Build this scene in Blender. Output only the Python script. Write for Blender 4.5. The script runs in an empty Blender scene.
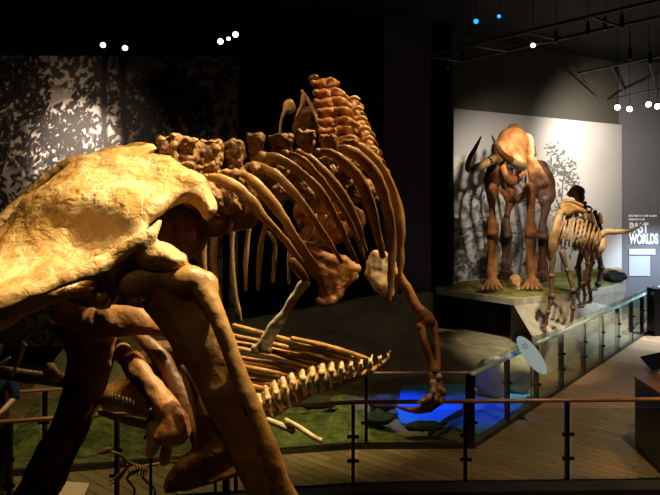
import bpy, bmesh, math, random
import numpy as np
from mathutils import Vector, Matrix, noise
random.seed(7)
scene = bpy.context.scene
COL = scene.collection
EYE = 3.6                      # eye height above the gallery floor
F = 640.0

def P(px, py, d):              # a point seen at pixel (px,py) standing d metres away
    return Vector(((px-330)/F*d, d, EYE-(py-200)/F*d))
def FL(px, py, z=0.0):         # the point of the level z seen at a pixel
    return P(px, py, (EYE-z)*F/(py-200.0))

# ---------------------------------------------------------------- camera
cam_d = bpy.data.cameras.new('camera'); cam = bpy.data.objects.new('camera', cam_d); COL.objects.link(cam)
cam.location = (0, 0, EYE); cam.rotation_euler = (math.radians(90), 0, 0)
cam_d.sensor_width = 36; cam_d.lens = F/660*36; cam_d.shift_y = -47.5/660
cam_d.clip_start = 0.05; cam_d.clip_end = 100
scene.camera = cam
# ---------------------------------------------------------------- world, exposure
w = bpy.data.worlds.new('world'); scene.world = w; w.use_nodes = True
w.node_tree.nodes['Background'].inputs[0].default_value = (0.35, 0.4, 0.6, 1)
w.node_tree.nodes['Background'].inputs[1].default_value = 0.008
vs = scene.view_settings
vs.view_transform = 'Standard'; vs.look = 'None'; vs.exposure = 0.0; vs.gamma = 1.0; vs.use_curve_mapping = False

WARM = (1.0, 0.72, 0.38); AMB = (1.0, 0.60, 0.26); NEUT = (1.0, 0.87, 0.70); COOL = (0.62, 0.78, 1.0)
def spot(loc, aim, watt, deg, col=WARM, blend=0.6, size=0.06):
    l = bpy.data.lights.new('scene_spot', 'SPOT'); l.energy = watt; l.color = col
    l.spot_size = math.radians(deg); l.spot_blend = blend; l.shadow_soft_size = size
    o = bpy.data.objects.new('scene_spot', l); COL.objects.link(o)
    o.location = loc; o.rotation_euler = (Vector(aim)-Vector(loc)).to_track_quat('-Z', 'Y').to_euler()
    return o
# key lamps over the near skeleton, plus added accents and a fill
spot((1.2, 2.7, 6.9), P(185, 195, 2.62), 1500, 22, (1, .82, .50), .9)
spot((0.2, 2.6, 6.7), P(60, 250, 2.4), 400, 34, (1, .70, .34))
spot((-1.7, 2.35, 6.5), P(0, 300, 2.12), 330, 18, (1, .76, .42))
spot((1.7, 4.2, 6.9), P(300, 180, 3.5), 880, 34, (1, .68, .32))
spot((0.9, 6.3, 6.6), P(335, 130, 4.2), 260, 30, (1, .55, .22))
spot((-1.6, 3.0, 6.7), P(318, 110, 4.3), 200, 22, (1, .56, .24))
spot((1.7, 3.4, 6.6), P(430, 350, 4.1), 190, 20, (1, .66, .4))
spot((0.9, 5.0, 6.9), P(300, 390, 5.7), 2100, 22, (1, .74, .36))
spot((3.2, 3.2, 6.0), P(381, 280, 4.12), 420, 9, (1, .80, .42))  # narrow spot added to brighten the rib cartilage
spot((-1.3, 5.9, 6.3), P(284, 316, 4.6), 900, 12, (1, .84, .66))
spot((-2.3, 6.4, 6.4), P(150, 390, 5.2), 520, 34, (1, .66, .30))
spot((-1.2, 0.2, 6.2), P(225, 420, 2.4), 32, 30, (1, .62, .26))  # weak front fill added to lift the near thigh bone
# murals
spot((-4.9, 11.4, 5.6), P(78, 146, 14.0), 2000, 46, (1, .80, .62), 1.0)
spot((-4.0, 10.4, 5.2), P(80, 150, 14.0), 260, 66, (1, .74, .50), 1.0)
spot((-2.2, 10.5, 6.3), P(190, 230, 14.0), 60, 60, (1, .80, .6), 1.0)
# mammoth and right mural
spot((4.8, 11.8, 6.1), P(513, 155, 15.3), 1300, 24, (1, .72, .40))
spot((3.4, 12.0, 6.2), P(512, 240, 15.5), 420, 30, (1, .62, .32))
spot((8.3, 17.6, 5.9), P(592, 162, 20.2), 800, 130, (1, .90, .80), 1.0)
spot((5.2, 14.6, 5.4), P(505, 200, 18.2), 480, 100, (1, .90, .78), 1.0)
spot((6.5, 11.0, 6.2), P(575, 235, 13.3), 750, 26, (1, .78, .48))
# cool light in the far corner, blue wash on the pool
spot((11.4, 18.8, 3.6), P(645, 300, 21.3), 1500, 74, COOL, 1.0)
spot((11.2, 16.5, 6.4), (10.0, 16.6, 0.2), 14000, 52, COOL, 1.0)
spot((9.3, 12.6, 6.4), P(628, 304, 15.4), 2600, 34, COOL, 1.0)
spot((4.4, 7.6, 6.6), P(531, 355, 10.3), 500, 9, COOL, .5)  # small cool spot added to brighten the oval sign
spot((1.0, 10.6, 6.4), (1.25, 10.9, 0.2), 3600, 20, (0.0, 0.085, 1.0), 0.9)
spot((2.3, 10.4, 6.4), (2.5, 10.8, 0.2), 1500, 18, (0.0, 0.085, 1.0), 0.9)
# gallery floor, moss, rock
spot((4.6, 6.9, 7.2), (4.2, 8.6, 0), 900, 62, (1, .76, .42), 1.0)
spot((6.4, 7.4, 6.4), (4.55, 8.3, 0), 700, 20, (1, .50, .14), .5)
spot((6.6, 9.5, 7.2), (6.2, 12.2, 0), 700, 50, (1, .80, .66), 1.0)
spot((0.0, 8.6, 7.2), (-0.1, 10.0, 0), 1700, 30, (1, .84, .42), 0.9)
spot((-3.5, 7.6, 7.2), (-3.2, 9.2, 0), 950, 70, (1, .86, .40), 1.0)
spot((4.6, 10.5, 7.2), P(507, 388, 12.0), 2600, 11, (1, .88, .6), 0.5)
spot((0.5, 11.0, 7.2), (0.8, 14.2, 0.8), 60, 60, (1, .86, .55), 1.0)
spot((4.2, 10.4, 6.4), P(540, 312, 13.4), 1700, 30, (1, .88, .66), 0.8)

# ---------------------------------------------------------------- materials
def new_mat(name):
    m = bpy.data.materials.new(name); m.use_nodes = True
    return m, m.node_tree, m.node_tree.nodes['Principled BSDF']
def N(nt, t, **kw):
    n = nt.nodes.new(t)
    for k, v in kw.items():
        if k in n.inputs.keys(): n.inputs[k].default_value = v
        else: setattr(n, k, v)
    return n
def noisy(name, c1, c2, scale=6, rough=.6, bump=.3, bscale=None, detail=6, c3=None, metal=0, dist=.6, bdist=.02):
    m, nt, b = new_mat(name)
    tc = N(nt, 'ShaderNodeTexCoord')
    n1 = N(nt, 'ShaderNodeTexNoise', Scale=scale, Detail=detail, Roughness=.65, Distortion=dist)
    nt.links.new(tc.outputs['Object'], n1.inputs['Vector'])
    r = N(nt, 'ShaderNodeValToRGB'); e = r.color_ramp.elements
    e[0].position = .34; e[0].color = (*c1, 1); e[1].position = .66; e[1].color = (*c2, 1)
    if c3: x = e.new(.5); x.color = (*c3, 1)
    nt.links.new(n1.outputs['Fac'], r.inputs[0]); nt.links.new(r.outputs[0], b.inputs['Base Color'])
    b.inputs['Roughness'].default_value = rough; b.inputs['Metallic'].default_value = metal
    if bump:
        n2 = N(nt, 'ShaderNodeTexNoise', Scale=bscale or scale*4, Detail=5, Distortion=.4)
        nt.links.new(tc.outputs['Object'], n2.inputs['Vector'])
        bp = N(nt, 'ShaderNodeBump', Strength=bump, Distance=bdist)
        nt.links.new(n2.outputs['Fac'], bp.inputs['Height']); nt.links.new(bp.outputs[0], b.inputs['Normal'])
    return m
def plain(name, c, rough=.5, metal=0, emit=None, es=0):
    m, nt, b = new_mat(name)
    b.inputs['Base Color'].default_value = (*c, 1); b.inputs['Roughness'].default_value = rough
    b.inputs['Metallic'].default_value = metal
    if emit:
        b.inputs['Emission Color'].default_value = (*emit, 1); b.inputs['Emission Strength'].default_value = es
    return m
M = {}
M['bone'] = noisy('golden_bone', (.28, .12, .025), (.62, .39, .14), 5, .5, .5, 26, 8, (.47, .25, .07))
M['bone_pelvis'] = noisy('pelvis_bone', (.30, .12, .02), (.78, .60, .32), 2.2, .5, .8, 18, 10, (.55, .33, .10), dist=1.6, bdist=.03)
M['bone_vertebra'] = noisy('rough_brown_bone', (.12, .05, .012), (.46, .28, .10), 9, .55, .7, 40, 9, (.26, .125, .035))
M['bone_dark_shaded'] = noisy('shaded_brown_bone', (.07, .028, .008), (.20, .095, .028), 6, .42, .4, 26, 7)  # dark brown deepened to put the shadow of the far leg into the colour
M['bone_brown'] = noisy('brown_gold_bone', (.24, .105, .022), (.52, .31, .10), 4, .45, .45, 30, 9, (.37, .19, .05), bdist=.012)
M['bone_red'] = noisy('reddish_bone', (.30, .11, .03), (.52, .25, .08), 8, .5, .35, 30)
M['bone_cream'] = noisy('cream_bone', (.55, .36, .16), (.82, .66, .40), 9, .5, .35, 30)
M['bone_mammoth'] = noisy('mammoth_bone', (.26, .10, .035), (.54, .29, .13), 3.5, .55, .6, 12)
M['bone_mammoth_shaded'] = noisy('mammoth_shaded_bone', (.05, .022, .013), (.17, .075, .035), 3, .55, .4, 10)  # darker copy paints shade on the left blade, rear ribs and hind legs
M['tusk'] = noisy('tusk_ivory', (.60, .45, .26), (.80, .66, .45), 3, .4, .1)
M['tusk_tip'] = noisy('tusk_dark_tip', (.07, .04, .02), (.20, .12, .05), 5, .4, .1)
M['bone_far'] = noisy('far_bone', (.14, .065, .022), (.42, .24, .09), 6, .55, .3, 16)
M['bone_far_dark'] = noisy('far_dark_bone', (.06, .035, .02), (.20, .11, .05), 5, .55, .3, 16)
M['black'] = plain('black_paint', (.004, .004, .005), .85)
M['black_wall'] = noisy('black_wall', (.010, .009, .012), (.016, .014, .018), 1.2, .85, .05)
M['grey_wall'] = noisy('charcoal_wall', (.12, .10, .12), (.14, .12, .135), .8, .85, .05)
M['olive_wall'] = noisy('taupe_wall', (.085, .08, .058), (.10, .095, .07), .7, .8, .05)
M['text_wall'] = noisy('grey_wall', (.12, .125, .135), (.145, .15, .16), .7, .8, .05)
M['post'] = plain('black_steel', (.008, .008, .010), .38, .6)
M['truss'] = plain('grey_steel', (.10, .10, .095), .5, .4)
M['rock'] = noisy('cast_stone', (.20, .17, .09), (.36, .31, .19), 1.6, .85, .5, 5, bdist=.06)
M['rock_pale'] = noisy('pale_cast_stone', (.36, .31, .22), (.55, .48, .36), 1.4, .85, .4, 6, bdist=.05)
M['boulder'] = noisy('dark_boulder', (.015, .016, .012), (.05, .05, .03), 3, .8, .7, 9, bdist=.08)
M['moss'] = noisy('moss', (.055, .045, .012), (.34, .27, .08), 5, .95, 1.0, 22, 9, (.17, .145, .035), bdist=.06)
M['moss_lit'] = noisy('lit_moss', (.09, .10, .015), (.34, .33, .09), 3, .95, 1.0, 14, 9, (.20, .22, .04), bdist=.06)  # lighter, yellower copy of the moss for the lit platform top
M['sign'] = plain('pale_sign', (.62, .80, .82), .35)
M['print'] = plain('grey_print', (.10, .14, .16), .6)
M['text'] = plain('white_lettering', (.85, .87, .9), .5)
M['skin'] = noisy('skin', (.50, .26, .17), (.58, .32, .22), 9, .5, .1)
M['blue_shirt'] = noisy('blue_cloth', (.010, .035, .14), (.018, .06, .22), 7, .9, .5, 40)
M['trouser'] = noisy('dark_trousers', (.02, .02, .025), (.035, .035, .04), 7, .9, .3)
M['hair'] = noisy('dark_hair', (.02, .012, .008), (.05, .03, .02), 20, .6, .5)
M['lens_w'] = plain('lit_lens', (1, 1, 1), .3, 0, (1.0, .90, .74), 12)
M['lens_b'] = plain('blue_lens', (.02, .1, .6), .3, 0, (.01, .22, 1.0), 3)
M['lens_off'] = plain('unlit_lens', (.06, .06, .06), .2)
M['glazed'] = plain('screen_black', (.006, .007, .010), .12)

def wood(name, c1, c2, rot=0, wdt=.14, rough=.35, gap=.01):
    m, nt, b = new_mat(name)
    tc = N(nt, 'ShaderNodeTexCoord'); mp = N(nt, 'ShaderNodeMapping')
    mp.inputs['Rotation'].default_value = (0, 0, rot)
    nt.links.new(tc.outputs['Object'], mp.inputs[0])
    br = N(nt, 'ShaderNodeTexBrick', offset=.37, **{'Scale': 1.0, 'Mortar Size': gap, 'Mortar Smooth': .2, 'Brick Width': 2.4, 'Row Height': wdt, 'Bias': 0.0})
    br.inputs['Color1'].default_value = (*c1, 1); br.inputs['Color2'].default_value = (*c2, 1)
    br.inputs['Mortar'].default_value = (c1[0]*.22, c1[1]*.22, c1[2]*.22, 1)
    nt.links.new(mp.outputs[0], br.inputs['Vector'])
    mp2 = N(nt, 'ShaderNodeMapping'); mp2.inputs['Scale'].default_value = (1.2, 14, 1)
    nt.links.new(mp.outputs[0], mp2.inputs[0])
    n1 = N(nt, 'ShaderNodeTexNoise', Scale=2.0, Detail=6.0)
    nt.links.new(mp2.outputs[0], n1.inputs['Vector'])
    mx = N(nt, 'ShaderNodeMix', data_type='RGBA', blend_type='MULTIPLY')
    mx.inputs[0].default_value = .5
    nt.links.new(br.outputs['Color'], mx.inputs[6]); nt.links.new(n1.outputs['Color'], mx.inputs[7])
    nt.links.new(mx.outputs[2], b.inputs['Base Color']); b.inputs['Roughness'].default_value = rough
    bp = N(nt, 'ShaderNodeBump', Strength=.4, Distance=.01)
    nt.links.new(br.outputs['Fac'], bp.inputs['Height']); bp.invert = True
    nt.links.new(bp.outputs[0], b.inputs['Normal'])
    return m
M['floor'] = wood('plank_floor', (.42, .245, .12), (.29, .17, .085), math.radians(40), .16, .38)
M['rail_wood'] = noisy('handrail_wood', (.23, .09, .03), (.36, .16, .06), 4, .3, .1)
M['cabinet'] = noisy('dark_cabinet', (.014, .012, .011), (.025, .020, .017), 3, .4, .1)
M['cabinet_top'] = noisy('wood_top', (.09, .035, .014), (.15, .06, .025), 4, .3, .1)
M['steel'] = plain('pale_lit_rail', (.70, .71, .70), .4, .0)  # non-metal pale colour stands for the glass top catching cool light

def glass(name, tint, alpha):
    m, nt, b = new_mat(name)
    out = nt.nodes['Material Output']; nt.nodes.remove(b)
    t = N(nt, 'ShaderNodeBsdfTransparent'); t.inputs[0].default_value = (*tint, 1)
    g = N(nt, 'ShaderNodeBsdfGlossy'); g.inputs['Roughness'].default_value = .03
    g.inputs[0].default_value = (.9, 1, .95, 1)
    lw = N(nt, 'ShaderNodeLayerWeight'); pw = N(nt, 'ShaderNodeMath', operation='POWER'); pw.inputs[1].default_value = 4
    mr = N(nt, 'ShaderNodeMapRange'); mr.inputs['To Min'].default_value = .035; mr.inputs['To Max'].default_value = .6
    nt.links.new(lw.outputs['Facing'], pw.inputs[0]); nt.links.new(pw.outputs[0], mr.inputs['Value'])
    mx = N(nt, 'ShaderNodeMixShader')
    nt.links.new(mr.outputs[0], mx.inputs[0]); nt.links.new(t.outputs[0], mx.inputs[1]); nt.links.new(g.outputs[0], mx.inputs[2])
    nt.links.new(mx.outputs[0], out.inputs[0])
    return m
M['glass'] = glass('rail_glass', (.86, .93, .88), 0)
m, nt, b = new_mat('pool_water')
b.inputs['Base Color'].default_value = (.06, .30, .70, 1); b.inputs['Roughness'].default_value = .35
n1 = N(nt, 'ShaderNodeTexNoise', Scale=3.0, Detail=4.0); bp = N(nt, 'ShaderNodeBump', Strength=.4, Distance=.05)
nt.links.new(n1.outputs['Fac'], bp.inputs['Height']); nt.links.new(bp.outputs[0], b.inputs['Normal']); M['water'] = m
m, nt, b = new_mat('printed_mural')
a = N(nt, 'ShaderNodeAttribute', attribute_name='print'); b.inputs['Roughness'].default_value = .7
nt.links.new(a.outputs['Color'], b.inputs['Base Color']); M['mural'] = m

# ---------------------------------------------------------------- helpers
def thing(name, label, cat, loc=(0, 0, 0), group=None):
    o = bpy.data.objects.new(name, None); COL.objects.link(o); o.location = loc
    o.empty_display_size = .1; o['label'] = label; o['category'] = cat
    if group: o['group'] = group
    return o
def tag(o, label, cat, group=None):
    o['label'] = label; o['category'] = cat
    if group: o['group'] = group
    return o
def struct(o):
    o['kind'] = 'structure'; return o
def world_of(o):
    v = Vector((0, 0, 0))
    while o is not None: v += o.location; o = o.parent
    return v
def obj(name, bm, mat, parent=None, smooth=True, vox=None, disp=None, carve=None, it=2, base=False, label=None):
    """link a bmesh (in world coordinates) as ONE mesh object"""
    me = bpy.data.meshes.new(name); bmesh.ops.recalc_face_normals(bm, faces=bm.faces)
    bm.to_mesh(me); bm.free()
    o = bpy.data.objects.new(name, me); COL.objects.link(o)
    if vox:
        r = o.modifiers.new('r', 'REMESH'); r.mode = 'VOXEL'; r.voxel_size = vox
        if it:
            s = o.modifiers.new('s', 'SMOOTH'); s.iterations = it; s.factor = .5
        dg = bpy.context.evaluated_depsgraph_get()
        me2 = bpy.data.meshes.new_from_object(o.evaluated_get(dg)); o.modifiers.clear()
        o.data = me2; bpy.data.meshes.remove(me); me = me2; me.name = name
    if carve:
        for c, r in carve:
            c = Vector(c)
            for v in me.vertices:
                dv = v.co-c; L = dv.length
                if L < r: v.co = c+dv.normalized()*(r if L > 1e-5 else 0)
    if disp:
        amp, sc = disp
        me.update(); ns = [v.normal.copy() for v in me.vertices]
        for v, n in zip(me.vertices, ns):
            v.co += n*amp*(noise.fractal(v.co*sc, 1.0, 2.0, 3))
    me.materials.append(mat)
    if smooth: me.polygons.foreach_set('use_smooth', [True]*len(me.polygons))
    off = world_of(parent) if parent else Vector((0, 0, 0))
    if base and not parent:
        co = [v.co for v in me.vertices]
        off = Vector(((min(c.x for c in co)+max(c.x for c in co))/2, (min(c.y for c in co)+max(c.y for c in co))/2, min(c.z for c in co)))
        o.location = off
    if off.length > 0: me.transform(Matrix.Translation(-off))
    if parent: o.parent = parent
    if label: o['label'] = label
    me.update(); return o

def crom(pts, n):
    pts = [np.array(p, float) for p in pts]
    if len(pts) == 2: return [pts[0]+(pts[1]-pts[0])*i/n for i in range(n+1)]
    q = [2*pts[0]-pts[1]]+pts+[2*pts[-1]-pts[-2]]; out = []
    for i in range(1, len(q)-2):
        for k in range(n):
            t = k/n
            out.append(.5*((2*q[i])+(-q[i-1]+q[i+1])*t+(2*q[i-1]-5*q[i]+4*q[i+1]-q[i+2])*t*t+(-q[i-1]+3*q[i]-3*q[i+1]+q[i+2])*t**3))
    out.append(pts[-1]); return out
def tube(bm, pts, flat=1.0, n=5, seg=10, up=(0, 1, 0)):
    """pts (x,y,z,r) in metres; flat = thickness towards 'up' over width"""
    S = crom(pts, n); m = len(S); rings = []
    C = [Vector(s[:3]) for s in S]; R = [max(s[3], .0008) for s in S]
    upv = Vector(up)
    def ring(c, T, r):
        a = T.cross(upv)
        if a.length < .15: a = T.cross(Vector((1, 0, 0)))
        a.normalize(); b_ = a.cross(T).normalized()
        return [bm.verts.new(c+a*(math.cos(q)*r)+b_*(math.sin(q)*r*flat)) for q in [2*math.pi*k/seg for k in range(seg)]]
    for i in range(m):
        T = (C[min(i+1, m-1)]-C[max(i-1, 0)]).normalized()
        if i == 0:
            for f, o in ((.5, .8), (.85, .45)): rings.append(ring(C[0]-T*R[0]*o, T, R[0]*f))
        rings.append(ring(C[i], T, R[i]))
        if i == m-1:
            for f, o in ((.85, .45), (.5, .8)): rings.append(ring(C[i]+T*R[i]*o, T, R[i]*f))
    for A, B in zip(rings, rings[1:]):
        for k in range(seg): bm.faces.new((A[k], A[(k+1) % seg], B[(k+1) % seg], B[k]))
    bm.faces.new(rings[0]); bm.faces.new(rings[-1])
def tpx(bm, pts, flat=1.0, n=5, seg=10, up=(0, 1, 0)):
    tube(bm, [(*P(a, b, d), r*d/F) for a, b, d, r in pts], flat, n, seg, up)
def ball(bm, c, r, sc=(1, 1, 1), rot=0, sub=2):
    mt = Matrix.Translation(Vector(c)) @ Matrix.Rotation(rot, 4, 'Y') @ Matrix.Diagonal((r*sc[0], r*sc[1], r*sc[2], 1))
    bmesh.ops.create_icosphere(bm, subdivisions=sub, radius=1, matrix=mt)
def bpx(bm, px, py, d, r, sc=(1, 1, 1), rot=0, sub=2):
    ball(bm, P(px, py, d), r*d/F, sc, rot, sub)
def box(bm, x0, x1, y0, y1, z0, z1, rot=None, piv=None):
    r = bmesh.ops.create_cube(bm, size=1, matrix=Matrix.Translation(((x0+x1)/2, (y0+y1)/2, (z0+z1)/2)) @ Matrix.Diagonal((x1-x0, y1-y0, z1-z0, 1)))
    return r['verts']
def obox(bm, a, b_, wd, z0, z1):
    """box standing along the ground line a-b, wd wide"""
    a = Vector((a[0], a[1], 0)); b_ = Vector((b_[0], b_[1], 0)); t = (b_-a).normalized(); n = Vector((-t.y, t.x, 0))*wd/2
    vs_ = [bm.verts.new((q.x, q.y, z)) for z in (z0, z1) for q in (a-n, b_-n, b_+n, a+n)]
    for f in ((0, 1, 2, 3), (4, 5, 6, 7), (0, 1, 5, 4), (1, 2, 6, 5), (2, 3, 7, 6), (3, 0, 4, 7)): bm.faces.new([vs_[i] for i in f])
def prism(bm, poly, z0, z1):
    A = [bm.verts.new((x, y, z0)) for x, y in poly]; B = [bm.verts.new((x, y, z1)) for x, y in poly]
    bm.faces.new(A); bm.faces.new(B); n = len(A)
    for i in range(n): bm.faces.new((A[i], A[(i+1) % n], B[(i+1) % n], B[i]))
def inside(p, poly):
    x, y = p; r = False; j = len(poly)-1
    for i in range(len(poly)):
        if (poly[i][1] > y) != (poly[j][1] > y) and x < (poly[j][0]-poly[i][0])*(y-poly[i][1])/(poly[j][1]-poly[i][1])+poly[i][0]: r = not r
        j = i
    return r
def near(p, poly):
    best = None
    for i in range(len(poly)):
        a = np.array(poly[i], float); b_ = np.array(poly[(i+1) % len(poly)], float); ab = b_-a
        t = max(0, min(1, np.dot(np.array(p)-a, ab)/max(np.dot(ab, ab), 1e-9))); q = a+ab*t
        L = np.hypot(*(np.array(p)-q))
        if best is None or L < best[0]: best = (L, q)
    return best
def sheet(bm, outline, depth, thick, step=4, edge=14, sm=3):
    """a flat-ish bone: outline as seen, distance interpolated between control points, real thickness with rounded rim"""
    ol = [tuple(q) for q in crom([*outline, outline[0]], sm)][:-1] if sm else outline
    xs = [p[0] for p in ol]; ys = [p[1] for p in ol]; ctrl = np.array(depth, float)
    sig = 21.0 if (max(xs)-min(xs)) > 120 else (max(xs)-min(xs))*.3+4
    def D(x, y):
        q = (ctrl[:, 0]-x)**2+(ctrl[:, 1]-y)**2; wts = np.exp(-q/(2*sig*sig))+1e-4/(1+q)
        return float((wts*ctrl[:, 2]).sum()/wts.sum())
    nx = int((max(xs)-min(xs))/step)+3; ny = int((max(ys)-min(ys))/step)+3
    x0 = min(xs)-step; y0 = min(ys)-step; ins = {}
    for i in range(nx+1):
        for j in range(ny+1): ins[i, j] = inside((x0+i*step, y0+j*step), ol)
    cells = [(i, j) for i in range(nx) for j in range(ny) if ins[i, j] and ins[i+1, j] and ins[i, j+1] and ins[i+1, j+1]]
    cnt = {}
    for i, j in cells:
        for q in ((i, j), (i+1, j), (i+1, j+1), (i, j+1)): cnt[q] = cnt.get(q, 0)+1
    fr, bk, rim = {}, {}, {}
    for q, c in cnt.items():
        p = (x0+q[0]*step, y0+q[1]*step); L, s = near(p, ol)
        if c < 4: p = tuple(s); L = 0
        k = math.sqrt(max(0, 1-(1-min(1, L/edge))**2)); d = D(*p); h = thick/2*max(k, .12)
        fr[q] = bm.verts.new(P(*p, d-h)); bk[q] = bm.verts.new(P(*p, d+h)*1.0)
    edges = {}
    for i, j in cells:
        qs = ((i, j), (i+1, j), (i+1, j+1), (i, j+1))
        bm.faces.new([fr[q] for q in qs]); bm.faces.new([bk[q] for q in reversed(qs)])
        for a, b_ in zip(qs, qs[1:]+qs[:1]): edges[a, b_] = 1
    for (a, b_) in edges:
        if (b_, a) not in edges: bm.faces.new((fr[a], bk[a], bk[b_], fr[b_]))
NB = bmesh.new

# ================================================================ THE SETTING
bm = NB(); box(bm, -14, 26, -3, 26, -.2, 0); struct(obj('floor', bm, M['floor'], smooth=False))
bm = NB(); box(bm, -14, 26, -3, 26, 8.2, 8.4); struct(obj('ceiling', bm, M['black'], smooth=False))
bm = NB(); box(bm, -14, 2.5, 18.0, 18.3, 0, 8.2); struct(obj('wall_back', bm, M['black_wall'], smooth=False))
bm = NB(); box(bm, -14.3, -14, -3, 26, 0, 8.2); struct(obj('wall_left', bm, M['black_wall'], smooth=False))
bm = NB(); box(bm, 26, 26.3, -3, 26, 0, 8.2); struct(obj('wall_right', bm, M['text_wall'], smooth=False))
bm = NB(); box(bm, -14, 26, -3.3, -3, 0, 8.2); struct(obj('wall_front', bm, M['black_wall'], smooth=False))
# slanting wall that carries the mammoth mural, then the wall with the lettering
MA = Vector(((453-330)/F*17.5, 17.5, 0)); MB_ = Vector(((621-330)/F*21.3, 21.3, 0)); mt_ = (MB_-MA).normalized(); mn = Vector((mt_.y, -mt_.x, 0))
bm = NB(); obox(bm, (MA-mt_*.7-mn*.18).xy, (MB_+mt_*.0-mn*.18).xy, .2, 0, 8.2); struct(obj('wall_mural', bm, M['olive_wall'], smooth=False))
bm = NB(); box(bm, MB_.x-.05, 26, 21.4, 21.6, 0, 8.2); struct(obj('wall_lettering', bm, M['text_wall'], smooth=False))
bm = NB(); box(bm, P(384, 0, 16).x, P(431, 0, 16).x, 16.0, 16.4, 0, 8.2); struct(obj('wall_pier', bm, M['grey_wall'], smooth=False))
bm = NB(); box(bm, P(431, 0, 16.6).x, P(452, 0, 16.6).x, 16.6, 17.0, 0, 8.2); struct(obj('wall_return', bm, M['black'], smooth=False))

# printed murals -------------------------------------------------
def mural(name, A, B, z0, z1, nx, ny, paint, label):
    t = (B-A); n = Vector((t.y, -t.x, 0)).normalized()
    bm = NB(); vs_ = {}
    for i in range(nx+1):
        for j in range(ny+1):
            q = A+t*(i/nx)+n*.03; vs_[i, j] = bm.verts.new((q.x, q.y, z0+(z1-z0)*j/ny))
    for i in range(nx):
        for j in range(ny): bm.faces.new((vs_[i, j], vs_[i+1, j], vs_[i+1, j+1], vs_[i, j+1]))
    # a real board behind the print
    for (i0, j0, i1, j1) in ((0, 0, nx, 0), (nx, 0, nx, ny), (nx, ny, 0, ny), (0, ny, 0, 0)):
        a = A+t*(i0/nx); b_ = A+t*(i1/nx); za = z0+(z1-z0)*j0/ny; zb = z0+(z1-z0)*j1/ny
        f = [bm.verts.new((a+n*.03).to_tuple()[:2]+(za,)), bm.verts.new((b_+n*.03).to_tuple()[:2]+(zb,)), bm.verts.new((b_-n*.02).to_tuple()[:2]+(zb,)), bm.verts.new((a-n*.02).to_tuple()[:2]+(za,))]
        bm.faces.new(f)
    o = obj(name, bm, M['mural'], smooth=False)
    me = o.data; ca = me.color_attributes.new('print', 'FLOAT_COLOR', 'POINT')
    W = paint(nx+1, ny+1); data = np.ones((len(me.vertices), 4), np.float32); data[:, :3] = .1
    data[:(nx+1)*(ny+1), :3] = W.reshape(-1, 3)
    ca.data.foreach_set('color', data.ravel()); tag(o, label, 'mural'); return o
def leafset(X, Y, centres, rng, n, size, asp):
    n = n*1.0
    """leafy blots printed around the given centres"""
    m = np.zeros_like(X)
    for cx, cy, rx, ry, k in centres:
        for _ in range(int(n*k)):
            r = math.sqrt(rng.random()); a = rng.random()*6.283
            lx = cx+rx*r*math.cos(a); ly = cy+ry*r*math.sin(a); q = rng.random()*3.14; s = size*(.5+rng.random())
            dx = X-lx; dy = (Y-ly)*asp; u = dx*math.cos(q)+dy*math.sin(q); v = -dx*math.sin(q)+dy*math.cos(q)
            m = np.maximum(m, np.clip(1.6-(u/s)**2-(v/(s*.38))**2, 0, 1))
    return m
def stem(X, Y, pts, asp):
    m = np.zeros_like(X); S = crom(pts, 10)
    for a, b_ in zip(S, S[1:]):
        ax, ay, bx, by = a[0], a[1]*asp, b_[0], b_[1]*asp; dx, dy = bx-ax, by-ay
        t = np.clip(((X-ax)*dx+(Y*asp-ay)*dy)/(dx*dx+dy*dy+1e-9), 0, 1)
        L = np.hypot(X-ax-dx*t, Y*asp-ay-dy*t); m = np.maximum(m, np.clip(1.5-L/a[2], 0, 1))
    return m
def field(nx, ny, rng, k, s):
    g = np.zeros((nx, ny))
    for o_ in range(k):
        c = rng.random((s*2**o_+2, s*2**o_+2)); xi = np.linspace(0, s*2**o_, nx); yi = np.linspace(0, s*2**o_, ny)
        i = xi.astype(int); j = yi.astype(int); fx = (xi-i)[:, None]; fy = (yi-j)[None]
        g += (c[i][:, j]*(1-fx)*(1-fy)+c[i+1][:, j]*fx*(1-fy)+c[i][:, j+1]*(1-fx)*fy+c[i+1][:, j+1]*fx*fy)/2**o_
    return (g-g.min())/(g.max()-g.min())
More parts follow.
